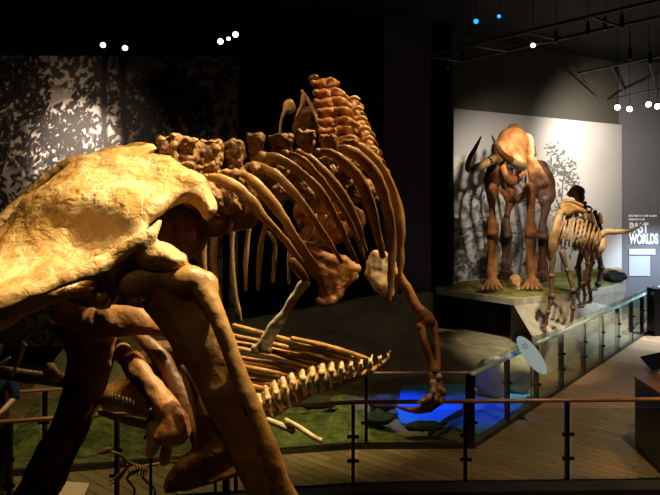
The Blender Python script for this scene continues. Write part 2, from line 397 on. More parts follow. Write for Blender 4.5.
def paint_left(nx, ny):
    rng = random.Random(3); npr = np.random.default_rng(5)
    X, Y = np.meshgrid(np.linspace(0, 1, nx), np.linspace(0, 1, ny), indexing='ij'); asp = .75
    f = field(nx, ny, npr, 5, 6); g = field(nx, ny, npr, 3, 75)
    base = .50+.30*f
    ink_fade = np.clip((g-.46+.25*np.clip(Y-.78, 0, 1))*12, 0, 1)*np.clip((f-.22)*5, 0, 1)*.92  # print clutter, with extra ink at the top where the light fades out
    leaf = leafset(X, Y, [(.16, .90, .14, .10, 1.5), (.43, .76, .08, .07, .7), (.44, .66, .07, .06, .4), (.08, .66, .10, .08, .8), (.14, .50, .12, .06, .5), (.33, .88, .06, .12, 1.0), (.30, .72, .09, .08, .5), (.46, .68, .12, .12, 1.0), (.60, .84, .14, .10, 1.2), (.55, .58, .12, .14, .8),
                           (.78, .80, .14, .14, 1.8), (.85, .60, .12, .12, 1.2), (.70, .55, .12, .10, .9), (.24, .58, .12, .08, .5), (.80, .35, .18, .12, .8), (.5, .3, .3, .1, 1)], rng, 210, .0105, asp)
    trunk = np.maximum.reduce([stem(X, Y, [(.57, 1.0, .014), (.565, .8, .012), (.575, .6, .011), (.55, .4, .016)], asp),
                               stem(X, Y, [(.625, 1.0, .015), (.63, .8, .014), (.64, .6, .013), (.66, .3, .014)], asp),
                               stem(X, Y, [(.50, .50, .03), (.60, .60, .024), (.70, .74, .02), (.80, 1.0, .018)], asp),
                               stem(X, Y, [(.0, .44, .03), (.1, .52, .02), (.2, .60, .012)], asp)])
    d = np.clip(np.maximum(np.maximum(leaf, trunk), ink_fade), 0, 1)
    low = np.clip(.5-Y, 0, 1)*0
    c = base*(1-d)+.02*d+low
    c *= np.where(X > .62, .35, 1.0)*(1-.5*np.clip((X-.45)/.17, 0, 1)*(X <= .62))  # print darkened to the right, painting in the falloff of the mural light
    return np.stack([c, c*.87, c*.76], -1)
ML = P(-70, 200, 14.0); MR = P(238, 200, 14.0); ML.z = MR.z = 0
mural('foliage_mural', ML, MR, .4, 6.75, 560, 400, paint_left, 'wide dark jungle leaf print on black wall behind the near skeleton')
bm = NB(); box(bm, -14, MR.x+.0, 14.06, 14.3, 0, 8.2); struct(obj('wall_foliage', bm, M['black'], smooth=False))

def paint_right(nx, ny):
    rng = random.Random(11); npr = np.random.default_rng(8)
    X, Y = np.meshgrid(np.linspace(0, 1, nx), np.linspace(0, 1, ny), indexing='ij'); asp = .95
    f = field(nx, ny, npr, 5, 4); g = field(nx, ny, npr, 3, 40)
    base = .52+.12*f
    leaf = leafset(X, Y, [(.55, .80, .06, .06, .8), (.62, .70, .07, .06, 1), (.66, .62, .05, .05, .7), (.58, .58, .10, .08, 1), (.53, .68, .05, .06, .8), (.48, .5, .12, .1, .8),
                          (.12, .50, .05, .08, .6), (.18, .38, .06, .06, .7), (.08, .30, .08, .06, .6), (.20, .24, .05, .08, .5), (.06, .12, .08, .06, .8), (.33, .28, .10, .10, .8),
                          (.42, .15, .12, .10, .8), (.60, .40, .08, .10, .6), (.64, .22, .07, .10, .6), (.25, .10, .2, .05, .7), (.70, .45, .04, .06, .3)], rng, 40, .012, asp)
    st = np.maximum.reduce([stem(X, Y, [(.60, .0, .008), (.59, .3, .006), (.60, .55, .005), (.62, .72, .003)], asp),
                            stem(X, Y, [(.59, .40, .004), (.55, .55, .003), (.53, .72, .002)], asp),
                            stem(X, Y, [(.34, .0, .008), (.36, .25, .006), (.33, .5, .004)], asp),
                            stem(X, Y, [(.20, .05, .005), (.16, .22, .004), (.12, .46, .003)], asp)])
    dense_trees = np.clip((g-.45)*5, 0, 1)*np.clip(1.0-X*1.45, 0, 1)*np.clip(1.25-Y*1.5, 0, 1)*.95  # denser dark grey trees towards the lower left
    d = np.maximum(np.maximum(leaf*.85, st*.85), dense_trees)
    c = base*(1-d)+.03*d
    return np.stack([c, c*.95, c*.87], -1)
mural('tree_mural', MA, MB_, 1.2, 6.1, 300, 260, paint_right, 'tall pale mural printed with grey trees on wall behind the mammoth')

# lettering on the far wall ---------------------------------------
def text(name, s, loc, size, mat, parent=None, rot=(math.radians(90), 0, 0), off=0.0, sx=1.0):
    c = bpy.data.curves.new(name, 'FONT'); c.body = s; c.size = size; c.extrude = .006; c.offset = off; c.space_line = .8
    o = bpy.data.objects.new(name, c); COL.objects.link(o)
    dg = bpy.context.evaluated_depsgraph_get(); me = bpy.data.meshes.new_from_object(o.evaluated_get(dg)); bpy.data.objects.remove(o)
    me.transform(Matrix.Diagonal((sx, 1, 1, 1)))
    o = bpy.data.objects.new(name, me); COL.objects.link(o); me.materials.append(mat)
    if parent: o.parent = parent; o.location = Vector(loc)-world_of(parent)
    else: o.location = loc
    o.rotation_euler = rot; return o
tl = P(629.3, 232.5, 21.37)
t = thing('wall_lettering_sign', 'big white letters PAST WORLDS on grey wall right of the tree mural', 'lettering', tl)
text('lettering_line', 'PAST', tl, .46, M['text'], t, off=.021, sx=.61)
text('lettering_line', 'WORLDS', P(629.3, 243.5, 21.37), .46, M['text'], t, off=.021, sx=.50)
bm = NB(); rg = random.Random(2)
for r_, (yy, xa, xb) in enumerate(((214.8, 629, 657), (218.4, 629, 645))):
    x = xa
    while x < xb:
        wd = rg.choice((1.0, 1.4, 1.8)); a = P(x, yy, 21.37); b2 = P(x+wd, yy+2.0, 21.37); box(bm, a.x, b2.x, 21.36, 21.39, b2.z, a.z); x += wd+rg.choice((.5, .6, 1.4))
obj('small_lettering', bm, M['text'], t, smooth=False)
t2 = thing('wall_text_panel', 'pale text panel on grey wall under the letters PAST WORLDS', 'panel', P(642, 266, 21.39))
bm = NB(); a = P(629, 249, 21.38); b2 = P(655, 254.5, 21.38); box(bm, a.x, b2.x, 21.36, 21.4, b2.z, a.z); obj('heading_panel', bm, plain('panel_white', (.6, .63, .68), .5), t2, smooth=False)
bm = NB(); a = P(629, 256, 21.38); b2 = P(650, 276, 21.38); box(bm, a.x, b2.x, 21.37, 21.4, b2.z, a.z); obj('body_panel', bm, plain('panel_pale', (.42, .45, .50), .5), t2, smooth=False)

# ================================================================ PLATFORMS, ROCK, MOSS, POOL
def facet(bm, pts):
    return bm.faces.new([bm.verts.new(p) for p in pts])
ZT = 1.42
def XY(px, py, z): q = FL(px, py, z); return (q.x, q.y)
# mammoth platform: grassy top slab
c1 = XY(437, 288.5, ZT); c2 = XY(514, 299, ZT); c3 = XY(578, 292.5, ZT); c4 = XY(626, 285.0, ZT)
bm = NB(); prism(bm, [c1, c2, c3, c4, (MB_.x-.15, MB_.y-.4), (MA.x+.14, MA.y-.2), (MA.x+.02, 16.5), (c1[0], 15.95)], ZT-.14, ZT)
obj_ = obj('mammoth_platform', bm, M['rock_pale'], smooth=False, base=True); tag(obj_, 'raised pale stone platform the mammoth skeleton stands on', 'platform')
# skirts of the platform as its parts
out = [(c1[0]-.1, c1[1]-.1), (c2[0]+.25, c2[1]-1.25), (XY(600, 325, .75)), (XY(668, 300, .9))]
def skirt(name, quad_top, quad_bot, mat, z0, z1, zb=0):
    bm = NB(); n = len(quad_top)
    T = [bm.verts.new((*q, z1)) for q in quad_top]; Bv = [bm.verts.new((*q, z0)) for q in quad_bot]; G = [bm.verts.new((*q, zb)) for q in quad_bot]
    for i in range(n-1): bm.faces.new((T[i], T[i+1], Bv[i+1], Bv[i])); bm.faces.new((Bv[i], Bv[i+1], G[i+1], G[i]))
    K = [bm.verts.new((q[0]*1.0, q[1]+.25, z1)) for q in quad_top]; KG = [bm.verts.new((q[0], q[1]+.25, zb)) for q in quad_top]
    for i in range(n-1): bm.faces.new((T[i], T[i+1], K[i+1], K[i])); bm.faces.new((K[i], K[i+1], KG[i+1], KG[i]))
    return obj(name, bm, mat, obj_, smooth=False)
skirt('sloped_skirt', [c2, c3, c4], [XY(532, 337, .78), XY(585, 322, .86), XY(621, 301, 1.0)], M['rock_pale'], .80, ZT-.145)
bm = NB(); prism(bm, [(c1[0]+.1, c1[1]+.35), (c2[0]-.1, c2[1]+.9), (c2[0]+1, c2[1]+2), (c1[0]+.6, c1[1]+.6)], 0, ZT-.15); obj('recess_back', bm, M['black'], obj_, smooth=False)  # black block stands for the dark void under the slab
bm = NB()
A0 = XY(440, 331, .45); A1 = XY(531, 347, .45)
facet(bm, [(A0[0]-.4, A0[1]+.2, .45), (A1[0], A1[1], .45), (XY(505, 400, 0)[0], XY(505, 400, 0)[1], 0), (XY(432, 372, .0)[0], XY(432, 372, 0)[1], 0)])
facet(bm, [(A0[0]-.4, A0[1]+.2, .45), (A1[0], A1[1], .45), (c2[0]+.5, c2[1]+1, .45), (c1[0]-.1, c1[1]+.12, .45)])
facet(bm, [(A1[0], A1[1], .45), (XY(505, 400, 0)[0], XY(505, 400, 0)[1], 0), (A1[0]+.6, A1[1], 0)])
obj('lower_ledge', bm, M['rock'], obj_, smooth=False)
# grass on top
def mossy(name, poly, z, amp, mat, label, cat='moss', step=.22, sc=1.3, stuff=True, edge=.5):
    bm = NB(); xs = [p[0] for p in poly]; ys = [p[1] for p in poly]; V = {}
    nx = int((max(xs)-min(xs))/step)+1; ny = int((max(ys)-min(ys))/step)+1
    ins = lambda i, j: inside((min(xs)+i*step, min(ys)+j*step), poly)
    cells = [(i, j) for i in range(nx) for j in range(ny) if ins(i, j) and ins(i+1, j) and ins(i, j+1) and ins(i+1, j+1)]
    cnt = {}
    for i, j in cells:
        for q in ((i, j), (i+1, j), (i+1, j+1), (i, j+1)): cnt[q] = cnt.get(q, 0)+1
    for q, c in cnt.items():
        p = (min(xs)+q[0]*step, min(ys)+q[1]*step); L, s = near(p, poly)
        if c < 4: p = tuple(s); L = 0
        h = amp*(.35+noise.fractal(Vector((p[0]*sc, p[1]*sc, z)), 1, 2, 4)*.8+.3)
        V[q] = bm.verts.new((p[0], p[1], z+.004+max(0, h)*min(1, L/edge)))
    for i, j in cells: bm.faces.new((V[i, j], V[i+1, j], V[i+1, j+1], V[i, j+1]))
    bnd = [e for e in bm.edges if len(e.link_faces) == 1]
    r = bmesh.ops.extrude_edge_only(bm, edges=bnd); 
    for v in r['geom']:
        if isinstance(v, bmesh.types.BMVert): v.co.z = z-.01
    o = obj(name, bm, mat, base=True); tag(o, label, cat)
    if stuff: o['kind'] = 'stuff'
    return o
mossy('lit_moss', [(c1[0]+.05, c1[1]+.03), (c2[0]-.03, c2[1]+.12), c3, (c4[0]-.25, c4[1]+.1), (MB_.x-.6, MB_.y-.6), (MA.x+.3, MA.y-.25)], ZT, .12, M['moss_lit'], 'yellow green moss covering top of the mammoth platform')
# sloped stone bank left of the recess
bm = NB()
L0 = XY(120, 300, 1.25); 
tp = [(-5.2, 13.3, .95), (-2.0, 13.4, 1.0), (1.0, 15.0, 1.30), (c1[0]-.15, c1[1]-.35, 1.34)]
bt = [(-5.6, 11.9, 0), (-2.2, 12.2, 0), (.6, 12.5, 0), (XY(430, 372, 0)[0], XY(430, 372, 0)[1], 0)]
for i in range(3):
    n_ = 8
    for k in range(n_):
        f0, f1 = k/n_, (k+1)/n_; jog = .05 if k % 2 else -.03
        a = Vector(tp[i]).lerp(tp[i+1], f0); b2 = Vector(tp[i]).lerp(tp[i+1], f1); c = Vector(bt[i]).lerp(bt[i+1], f1); d_ = Vector(bt[i]).lerp(bt[i+1], f0)
        a.y += jog; d_.y += jog; b2.y -= jog; c.y -= jog
        facet(bm, [a, b2, c, d_])
        facet(bm, [a, b2, b2+Vector((0, .4, 0)), a+Vector((0, .4, 0))])
        facet(bm, [a+Vector((0, .4, 0)), b2+Vector((0, .4, 0)), (b2.x, b2.y+.4, 0), (a.x, a.y+.4, 0)])
tag(obj('stone_bank', bm, M['rock'], smooth=False, base=True), 'long dim olive stone slope behind the pool, left of the recess', 'rock bank')
# moss bed and pool inside the exhibit
bed = [(-4.6, 8.75), (0.25, 9.42), (1.95, 9.42), (2.15, 9.58), (1.6, 9.66), (1.2, 9.72), (1.0, 9.9), (.98, 11.6), (-5.3, 11.6)]
mossy('moss_bed', bed, 0, .16, M['moss'], 'dark green moss bed on the floor behind the back railing', step=.12, sc=1.1, edge=.4)
pool = [XY(300, 440, .20), (1.0, 10.05), (2.0, 9.75), (2.45, 9.75), (3.9, 11.6), (2.4, 13.2), (1.0, 12.2), (.4, 12.3)]
pool = [XY(396, 413, .05), XY(402, 423, .05), XY(425, 426, .05), XY(455, 428, .05), XY(478, 434, .05), XY(492, 427, .05), XY(536, 394, .05), XY(500, 383, .05), XY(440, 384, .05), XY(402, 386, .05)]
bm = NB(); prism(bm, pool, .0, .05); tag(obj('pool', bm, M['water'], smooth=False, base=True), 'bright blue lit pool set in the moss below the clawed hand', 'pool')
def rock(px, py, d, r, sc, mat, label, name='boulder', z=None, group='rocks in the exhibit'):
    bm = NB(); c = P(px, py, d); ball(bm, c, r, sc, 0, 3)
    zf = z if z is not None else c.z-r*sc[2]
    o = obj(name, bm, mat, None, disp=(r*.35, 2.2/r*.6), base=True); o.location.z = zf; tag(o, label, 'rock', group); return o
rock(383, 407, 10.6, .17, (1.3, 1, .8), M['boulder'], 'dark boulder at the left end of the blue pool', z=.08)
rock(380, 424, 9.9, .15, (1.6, 1, .6), M['boulder'], 'low dark boulder on the moss just right of the railing post by the spine', z=.12)
rock(424, 432, 9.62, .12, (2.6, 1, .6), M['boulder'], 'flat dark boulder nearest the railing in front of pool', z=.10)
rock(318, 412, 10.6, .14, (2.2, 1, .6), M['boulder'], 'long dark boulder on the moss below the low spine', z=.12)
bm = NB(); a = XY(430, 424, .24); b2 = XY(466, 398, .3); tube(bm, [(a[0], a[1], .10, .05), ((a[0]+b2[0])/2, (a[1]+b2[1])/2, .14, .04), (b2[0], b2[1], .10, .05)], .8, 4)
tag(obj('log', bm, M['boulder'], base=True, disp=(.02, 6)), 'dark log lying across the blue pool near railing corner', 'log')
rock(492, 382, 11.6, .30, (1, .8, 1.2), M['rock_pale'], 'pale lit upright rock behind the ramp railing, left one of two', z=.0)
rock(515, 385, 11.9, .33, (1.1, .8, 1.0), M['rock_pale'], 'pale lit broad rock behind the ramp railing, right one of two', z=.0)
rock(615, 281, 16.9, .20, (1.6, 1, .7), M['boulder'], 'small black rock on platform moss below the lettering', z=ZT)
# kerbs
KN = [(-6, 6.6), (-3.73, 7.23), (-2.58, 7.5), (.286, 7.94), (4.16, 8.06), (7.0, 8.15)]
bm = NB()
for a, b2 in zip(KN, KN[1:]): obox(bm, (a[0], a[1]-.16), (b2[0], b2[1]-.16), .3, 0, .10)
tag(obj('near_kerb', bm, M['black'], smooth=False, base=True), 'black kerb strip under the nearest glass railing', 'kerb')
RB = [(-6.0, 8.0), (-4.2, 8.35), (0.2, 9.28), (2.06, 9.3), (8.7, 17.5), (10.4, 19.6)]
bm = NB()
for a, b2 in zip(RB, RB[1:]): obox(bm, a, b2, .09, 0, .07)
tag(obj('back_kerb', bm, M['cabinet'], smooth=False, base=True), 'dark kerb under the back and ramp railings', 'kerb')
# main plinth under the near skeletons
bm = NB(); prism(bm, [(-4.4, .2), (3.4, .2), (3.2, 5.3), (1.2, 5.95), (-3.4, 5.95), (-4.4, 4.8)], 0, .70)
tag(obj('display_plinth', bm, M['cabinet'], smooth=False, base=True), 'low dark plinth under the giant skeleton in front', 'plinth')

# ================================================================ RAILINGS
def railing(name, label, pts, stations, railmat, rr=.028, h=1.07, glass_top=1.0, rail_off=0.0, double=False):
    t = thing(name, label, 'railing', (pts[0][0], pts[0][1], 0), 'glass railings along the walkways')
    bm = NB(); S = [Vector((x, y, h)) for x, y in pts]
    tube(bm, [(*s, rr) for s in S], 1.0, 1 if len(S) == 2 else 1, 10, (0, 0, 1)) if len(S) == 2 else None
    if len(S) > 2:
        for a, b2 in zip(S, S[1:]): tube(bm, [(*a, rr), (*b2, rr)], .8, 1, 10, (0, 0, 1))
    obj('handrail', bm, railmat, t)
    # stations = list of (x,y) post feet in order
    for i, s in enumerate(stations):
        pw_ = .04 if double else .022
        bm = NB(); box(bm, s[0]-pw_, s[0]+pw_, s[1]-.035, s[1]+.035, 0, h-rr*.6); po = obj('post', bm, M['post'], t, smooth=False)
        if double:
            pass
        for z in (.38, .68):
            bm = NB(); box(bm, s[0]-.075, s[0]+.075, s[1]-.05, s[1]-.035, z-.022, z+.022); obj('glass_clamp', bm, M['post'], po, smooth=False)
    for a, b2 in zip(stations, stations[1:]):
        a = Vector((*a, 0)); b2 = Vector((*b2, 0)); u = (b2-a).normalized()*.05; n = Vector((u.y, -u.x, 0))*.9
        if n.y > 0: n = -n
        bm = NB(); obox(bm, (a+u+n).xy, (b2-u+n).xy, .012, .10, glass_top); obj('glass_panel', bm, M['glass'], t, smooth=False)
    return t
def along(pts, ds):
    out = []; segs = [(Vector(a), Vector(b2)) for a, b2 in zip(pts, pts[1:])]
    for d_ in ds:
        for a, b2 in segs:
            L = (b2-a).length
            if d_ <= L+1e-6: out.append(tuple(a.lerp(b2, d_/L))); break
            d_ -= L
    return out
def onrail(pts, px):
    """where the rail line crosses the sight line of a pixel column"""
    k = (px-330)/F
    for a, b2 in zip(pts, pts[1:]):
        fa = a[0]-k*a[1]; fb = b2[0]-k*b2[1]
        if fa*fb <= 0 and fa != fb: t_ = fa/(fa-fb); return (a[0]+(b2[0]-a[0])*t_, a[1]+(b2[1]-a[1])*t_)
near_pts = KN
railing('glass_railing', 'nearest glass railing with wooden handrail across the walkway', near_pts, [onrail(near_pts, x) for x in (-95, 10, 117, 236, 353, 465, 567, 672)], M['rail_wood'], .032, 1.09)
bk_pts = RB[:4]
railing('glass_railing', 'brown glass railing behind the walkway, in front of blue pool', bk_pts, [onrail(bk_pts, x) for x in (-60, 45, 150, 258, 366)]+[(1.99, 9.3)], M['rail_wood'], .026, 1.09)
rp = RB[3:]
ramp_st = [(2.06, 9.3)]+[onrail(rp, x) for x in (507, 536, 561, 583, 601, 617, 631, 642, 652)]
t = railing('glass_railing', 'long glass railing with pale handrail running towards the lettering wall', rp, ramp_st, M['steel'], .042, 1.07, 1.22, double=True)
# two-way lamp stands? far dark pillar at the end of the ramp
bm = NB(); q = P(657, 320, 17.0); box(bm, q.x-.12, q.x+.2, 16.9, 17.3, 0, 1.25); tag(obj('bollard', bm, M['post'], smooth=False, base=True), 'black bollard at far end of the long ramp railing', 'bollard')

# oval sign on the ramp rail
sc_ = P(531.5, 355, 10.2)
t = thing('oval_sign', 'tilted pale oval sign held beside the ramp railing', 'sign', (sc_.x, sc_.y, sc_.z))
bm = NB()
mt3 = Matrix.Translation(sc_) @ Matrix.Rotation(math.radians(-33), 4, 'Y') @ Matrix.Rotation(math.radians(-25), 4, 'X')
bmesh.ops.create_cone(bm, cap_ends=True, segments=40, radius1=1, radius2=1, depth=.025, matrix=mt3 @ Matrix.Diagonal((.125, 1, .345, 1)) @ Matrix.Rotation(math.radians(90), 4, 'X'))
obj('sign_face', bm, M['sign'], t, smooth=False)
bm = NB()
for k, (dx, dz, w_) in enumerate(((0, .20, .07), (.0, .165, .09), (.0, .13, .06))):
    a = mt3 @ Vector((dx-w_/2, -.016, dz)); b2 = mt3 @ Vector((dx+w_/2, -.016, dz)); tube(bm, [(*a, .006), (*b2, .006)], .4, 1, 6)
obj('sign_print', bm, M['print'], t)
bm = NB(); a = sc_+Vector((.0, .03, -.02)); fx = onrail(rp, 531); tube(bm, [(*a, .014), (fx[0], fx[1]-.02, 1.05, .014)], 1, 1, 8); tube(bm, [(fx[0], fx[1]-.02, 1.05, .014), (fx[0], fx[1]-.02, .0, .014)], 1, 1, 8); obj('sign_arm', bm, M['post'], t)

# dark cabinet at the right edge with a small reader on top
d0 = 9.4
ca_, cb_ = FL(635, 446), FL(676, 484)
cpoly = [(ca_.x, ca_.y), (cb_.x, cb_.y), (cb_.x+2.2, cb_.y+1.0), (ca_.x+2.6, ca_.y+1.5)]
t = thing('display_cabinet', 'dark cabinet at right edge beyond the nearest railing', 'cabinet', (5.4, 9.3, 0))
ztp = P(0, 375, d0).z
bm = NB(); prism(bm, cpoly, 0, ztp-.05); obj('cabinet_body', bm, M['cabinet'], t, smooth=False)
bm = NB(); prism(bm, [(x+(-.02), y-.02) for x, y in cpoly], ztp-.048, ztp); obj('cabinet_top', bm, M['cabinet_top'], t, smooth=False)
t = thing('desk_screen', 'small tilted dark screen on a bright stand on the dark cabinet', 'screen', (P(654, 372, 9.6).x, 9.6, ztp))
bm = NB(); q = P(652, 364, 9.6)
v = box(bm, -.22, .22, -.012, .012, -.13, .13); bmesh.ops.transform(bm, verts=v, matrix=Matrix.Translation(q+Vector((.1, 0, .05))) @ Matrix.Rotation(math.radians(-55), 4, 'X') @ Matrix.Rotation(math.radians(-14), 4, 'Y')); obj('screen', bm, M['glazed'], t, smooth=False)
bm = NB(); z0_ = ztp; tube(bm, [(q.x+.05, 9.6, z0_+.04, .03), (q.x+.08, 9.6, q.z+.02, .03)], 1, 1, 8); box(bm, q.x-.06, q.x+.16, 9.5, 9.72, z0_+.001, z0_+.03); obj('screen_stand', bm, M['sign'], t, smooth=False)

# ================================================================ GIANT SKELETON IN FRONT
G = thing('giant_skeleton', 'huge golden skeleton of a giant ground beast seen from behind its hips, nearest to us', 'skeleton', (-.6, 3.0, .70))
bm = NB()
hip = [(-110, 262), (-60, 245), (-20, 238), (0, 227), (28, 195), (58, 170), (92, 152), (125, 147), (152, 145), (166, 155), (184, 163), (202, 172), (211, 188), (221, 206), (216, 217), (206, 223), (199, 212), (188, 202), (174, 205), (160, 214), (149, 227),
       (152, 238), (168, 243), (186, 257), (180, 272), (150, 268), (124, 262), (112, 268), (108, 284), (112, 306), (98, 309), (84, 298), (58, 302), (28, 318), (0, 330), (-50, 345), (-120, 350)]
hd = [(-110, 300, 2.0), (-60, 260, 2.35), (0, 232, 2.75), (28, 200, 2.86), (58, 172, 2.95), (92, 154, 3.0), (130, 150, 3.0), (165, 158, 2.95), (120, 175, 2.72), (80, 190, 2.66), (60, 205, 2.46), (35, 216, 2.52), (85, 208, 2.46), (110, 225, 2.50), (95, 215, 2.52), (130, 205, 2.52), (160, 185, 2.62), (185, 175, 2.7), (205, 180, 2.62), (218, 208, 2.52),
      (190, 192, 2.60), (160, 205, 2.48), (140, 222, 2.42), (70, 226, 2.67), (98, 240, 2.70), (50, 222, 2.64), (15, 232, 2.62), (0, 258, 2.48), (30, 256, 2.49), (60, 252, 2.53), (85, 254, 2.55), (120, 246, 2.40), (150, 240, 2.42), (175, 255, 2.42), (110, 268, 2.34), (85, 280, 2.28), (60, 285, 2.24), (30, 295, 2.18), (0, 308, 2.12), (0, 328, 2.3), (40, 312, 2.36), (80, 298, 2.42), (105, 300, 2.42), (-50, 320, 2.05), (-50, 345, 2.2)]
sheet(bm, hip, hd, .13, step=3.4, edge=17, sm=3)
# rolled rim along the crest
tpx(bm, [(-20, 240, 2.75, 5), (10, 214, 2.85, 6), (38, 185, 2.92, 5), (62, 168, 2.95, 6), (95, 154, 3.0, 5), (128, 149, 3.0, 5), (152, 149, 2.97, 7)], .9, 5)
bpx(bm, 150, 150, 2.95, 9); bpx(bm, 162, 158, 2.93, 9)
tpx(bm, [(-60, 330, 2.03, 9), (0, 303, 2.10, 10), (45, 286, 2.2, 10), (85, 272, 2.28, 11), (112, 262, 2.36, 10)], .8, 5)
tpx(bm, [(110, 275, 2.36, 9), (120, 255, 2.36, 10), (148, 236, 2.38, 9), (160, 222, 2.42, 5)], .8, 5)
obj('pelvis', bm, M['bone_pelvis'], G, vox=.0125, it=3, disp=(.016, 5.5))
# far side of the pelvis and the sacrum
bm = NB(); tpx(bm, [(150, 165, 3.1, 16), (185, 190, 3.15, 26), (215, 205, 3.2, 26), (240, 210, 3.25, 22)], .9, 4, 12)
bpx(bm, 190, 232, 3.05, 24, (.8, 1, 1.1)); bpx(bm, 168, 232, 3.0, 24, (1.0, .8, 1.0)); bpx(bm, 215, 222, 3.1, 18)  # middle ball fills the hip notch so the hole reads dark
tpx(bm, [(165, 180, 3.2, 14), (140, 215, 3.5, 20), (90, 300, 3.6, 22)], .5, 4)
obj('sacrum', bm, M['bone_dark_shaded'], G, vox=.016, it=2, disp=(.02, 7))
# right (near) leg
bm = NB()
tpx(bm, [(172, 292, 2.46, 34), (190, 318, 2.46, 32), (210, 355, 2.44, 29), (230, 400, 2.40, 26), (250, 445, 2.36, 24), (269, 488, 2.33, 24), (282, 525, 2.3, 30), (286, 550, 2.3, 36)], .45, 5, 16)
tpx(bm, [(205, 290, 2.40, 11), (220, 322, 2.36, 10), (238, 372, 2.34, 9), (262, 430, 2.30, 9), (283, 490, 2.27, 11), (290, 530, 2.27, 12)], 1, 4)
tpx(bm, [(165, 296, 2.42, 6), (190, 345, 2.41, 4), (214, 400, 2.38, 4), (238, 450, 2.34, 4), (256, 500, 2.30, 5)], 1, 4)
bpx(bm, 137, 283, 2.44, 23, (1.05, .9, .85)); bpx(bm, 158, 276, 2.44, 19, (1.3, .8, .75)); bpx(bm, 186, 280, 2.42, 20, (1.2, .8, .8)); bpx(bm, 206, 288, 2.42, 14, (1, .9, 1.3)); bpx(bm, 180, 258, 2.46, 9)
bpx(bm, 255, 548, 2.25, 30); bpx(bm, 297, 545, 2.25, 26)
obj('femur', bm, M['bone_brown'], G, vox=.0125, it=4, disp=(.008, 6))
def lower_leg(px, d, zt):
    a = P(px, 570, d)
    bm = NB(); tube(bm, [(a.x, a.y, zt, .14), (a.x, a.y, zt-.12, .10), (a.x, a.y-.03, 1.35, .075), (a.x, a.y, 1.02, .11)], .7, 5, 12)
    obj('tibia', bm, M['bone'], G, disp=(.012, 8))
    bm = NB(); tube(bm, [(a.x, a.y-.25, .82, .10), (a.x, a.y, .90, .13), (a.x, a.y+.35, .80, .09), (a.x, a.y+.6, .75, .05)], .8, 5, 12); obj('foot', bm, M['bone'], G, disp=(.015, 8))
a = P(276, 550, 2.3); lower_leg(280, 2.3, 2.2)
# far leg
bm = NB()
tpx(bm, [(62, 322, 3.1, 15), (80, 333, 3.1, 22), (88, 355, 3.1, 21), (84, 385, 3.1, 19), (70, 420, 3.05, 17), (52, 455, 3.0, 18), (36, 495, 2.95, 21), (28, 530, 2.95, 25)], .8, 5, 14)
tpx(bm, [(118, 340, 3.0, 5), (108, 370, 3.0, 4), (92, 415, 2.95, 4), (72, 455, 2.9, 5), (50, 500, 2.9, 7)], 1, 5)
bpx(bm, 25, 545, 2.95, 26)
obj('femur', bm, M['bone_dark_shaded'], G, vox=.014, it=2, disp=(.014, 7))
lower_leg(20, 2.95, 2.0)
# pubis arch and the slim bone below it
bm = NB()
tpx(bm, [(92, 325, 2.85, 16), (112, 322, 2.8, 17), (135, 322, 2.8, 14), (158, 326, 2.8, 10), (172, 334, 2.8, 8)], .7, 5, 12)
tpx(bm, [(104, 335, 2.85, 13), (98, 365, 2.9, 13), (92, 395, 2.95, 9)], .6, 5, 12)
tpx(bm, [(60, 312, 2.9, 12), (80, 318, 2.9, 12), (100, 322, 2.85, 12)], .8, 4)
obj('pubis', bm, M['bone_red'], G, vox=.012, it=2, disp=(.012, 9))
bm = NB()
tpx(bm, [(122, 352, 2.85, 10), (135, 365, 2.8, 12), (152, 388, 2.75, 11), (166, 408, 2.72, 13), (174, 424, 2.7, 17)], .75, 5, 14)
bpx(bm, 177, 432, 2.68, 14); bpx(bm, 165, 434, 2.68, 12)
obj('ischium', bm, M['bone_red'], G, vox=.010, it=2, disp=(.012, 10))
bm = NB(); tpx(bm, [(133, 330, 2.9, 6), (158, 355, 2.85, 9), (180, 392, 2.8, 10), (198, 430, 2.75, 10), (203, 462, 2.75, 8)], .8, 5, 10); obj('hip_strut', bm, M['bone_dark_shaded'], G, disp=(.008, 10))
bm = NB(); bpx(bm, 156, 428, 2.8, 15, (.7, .8, 1.6)); bpx(bm, 154, 445, 2.8, 10, (.7, .8, 1.6), .4); bpx(bm, 166, 452, 2.75, 8, (.7, .8, 1.9), .2); obj('highlight_knuckles', bm, M['bone_cream'], G, vox=.009, disp=(.006, 14))  # cream bones stand for white highlights below the hip
bm = NB()
sheet(bm, [(178, 360), (200, 372), (228, 412), (250, 450), (258, 468), (232, 476), (200, 486), (168, 492), (164, 480), (176, 462), (196, 442), (188, 400)], [(180, 370, 2.7), (220, 430, 2.6), (200, 480, 2.62), (168, 490, 2.66), (255, 468, 2.58), (190, 410, 2.66)], .10, step=3.4, edge=12)
tpx(bm, [(166, 491, 2.62, 3), (200, 485, 2.58, 3.5), (232, 475, 2.55, 3.5), (256, 467, 2.53, 3)], 1, 4)
obj('flat_shin_bone', bm, M['bone_dark_shaded'], G, vox=.012, it=2, disp=(.010, 8))
bm = NB(); bpx(bm, 51, 371, 2.9, 9, (.8, .8, 1.05), -.5); bpx(bm, 55, 376, 2.9, 7); obj('lit_bone_end', bm, M['bone_cream'], G, vox=.008, disp=(.006, 14), label='small cream bone')  # cream bit stands for a highlight on some bone end
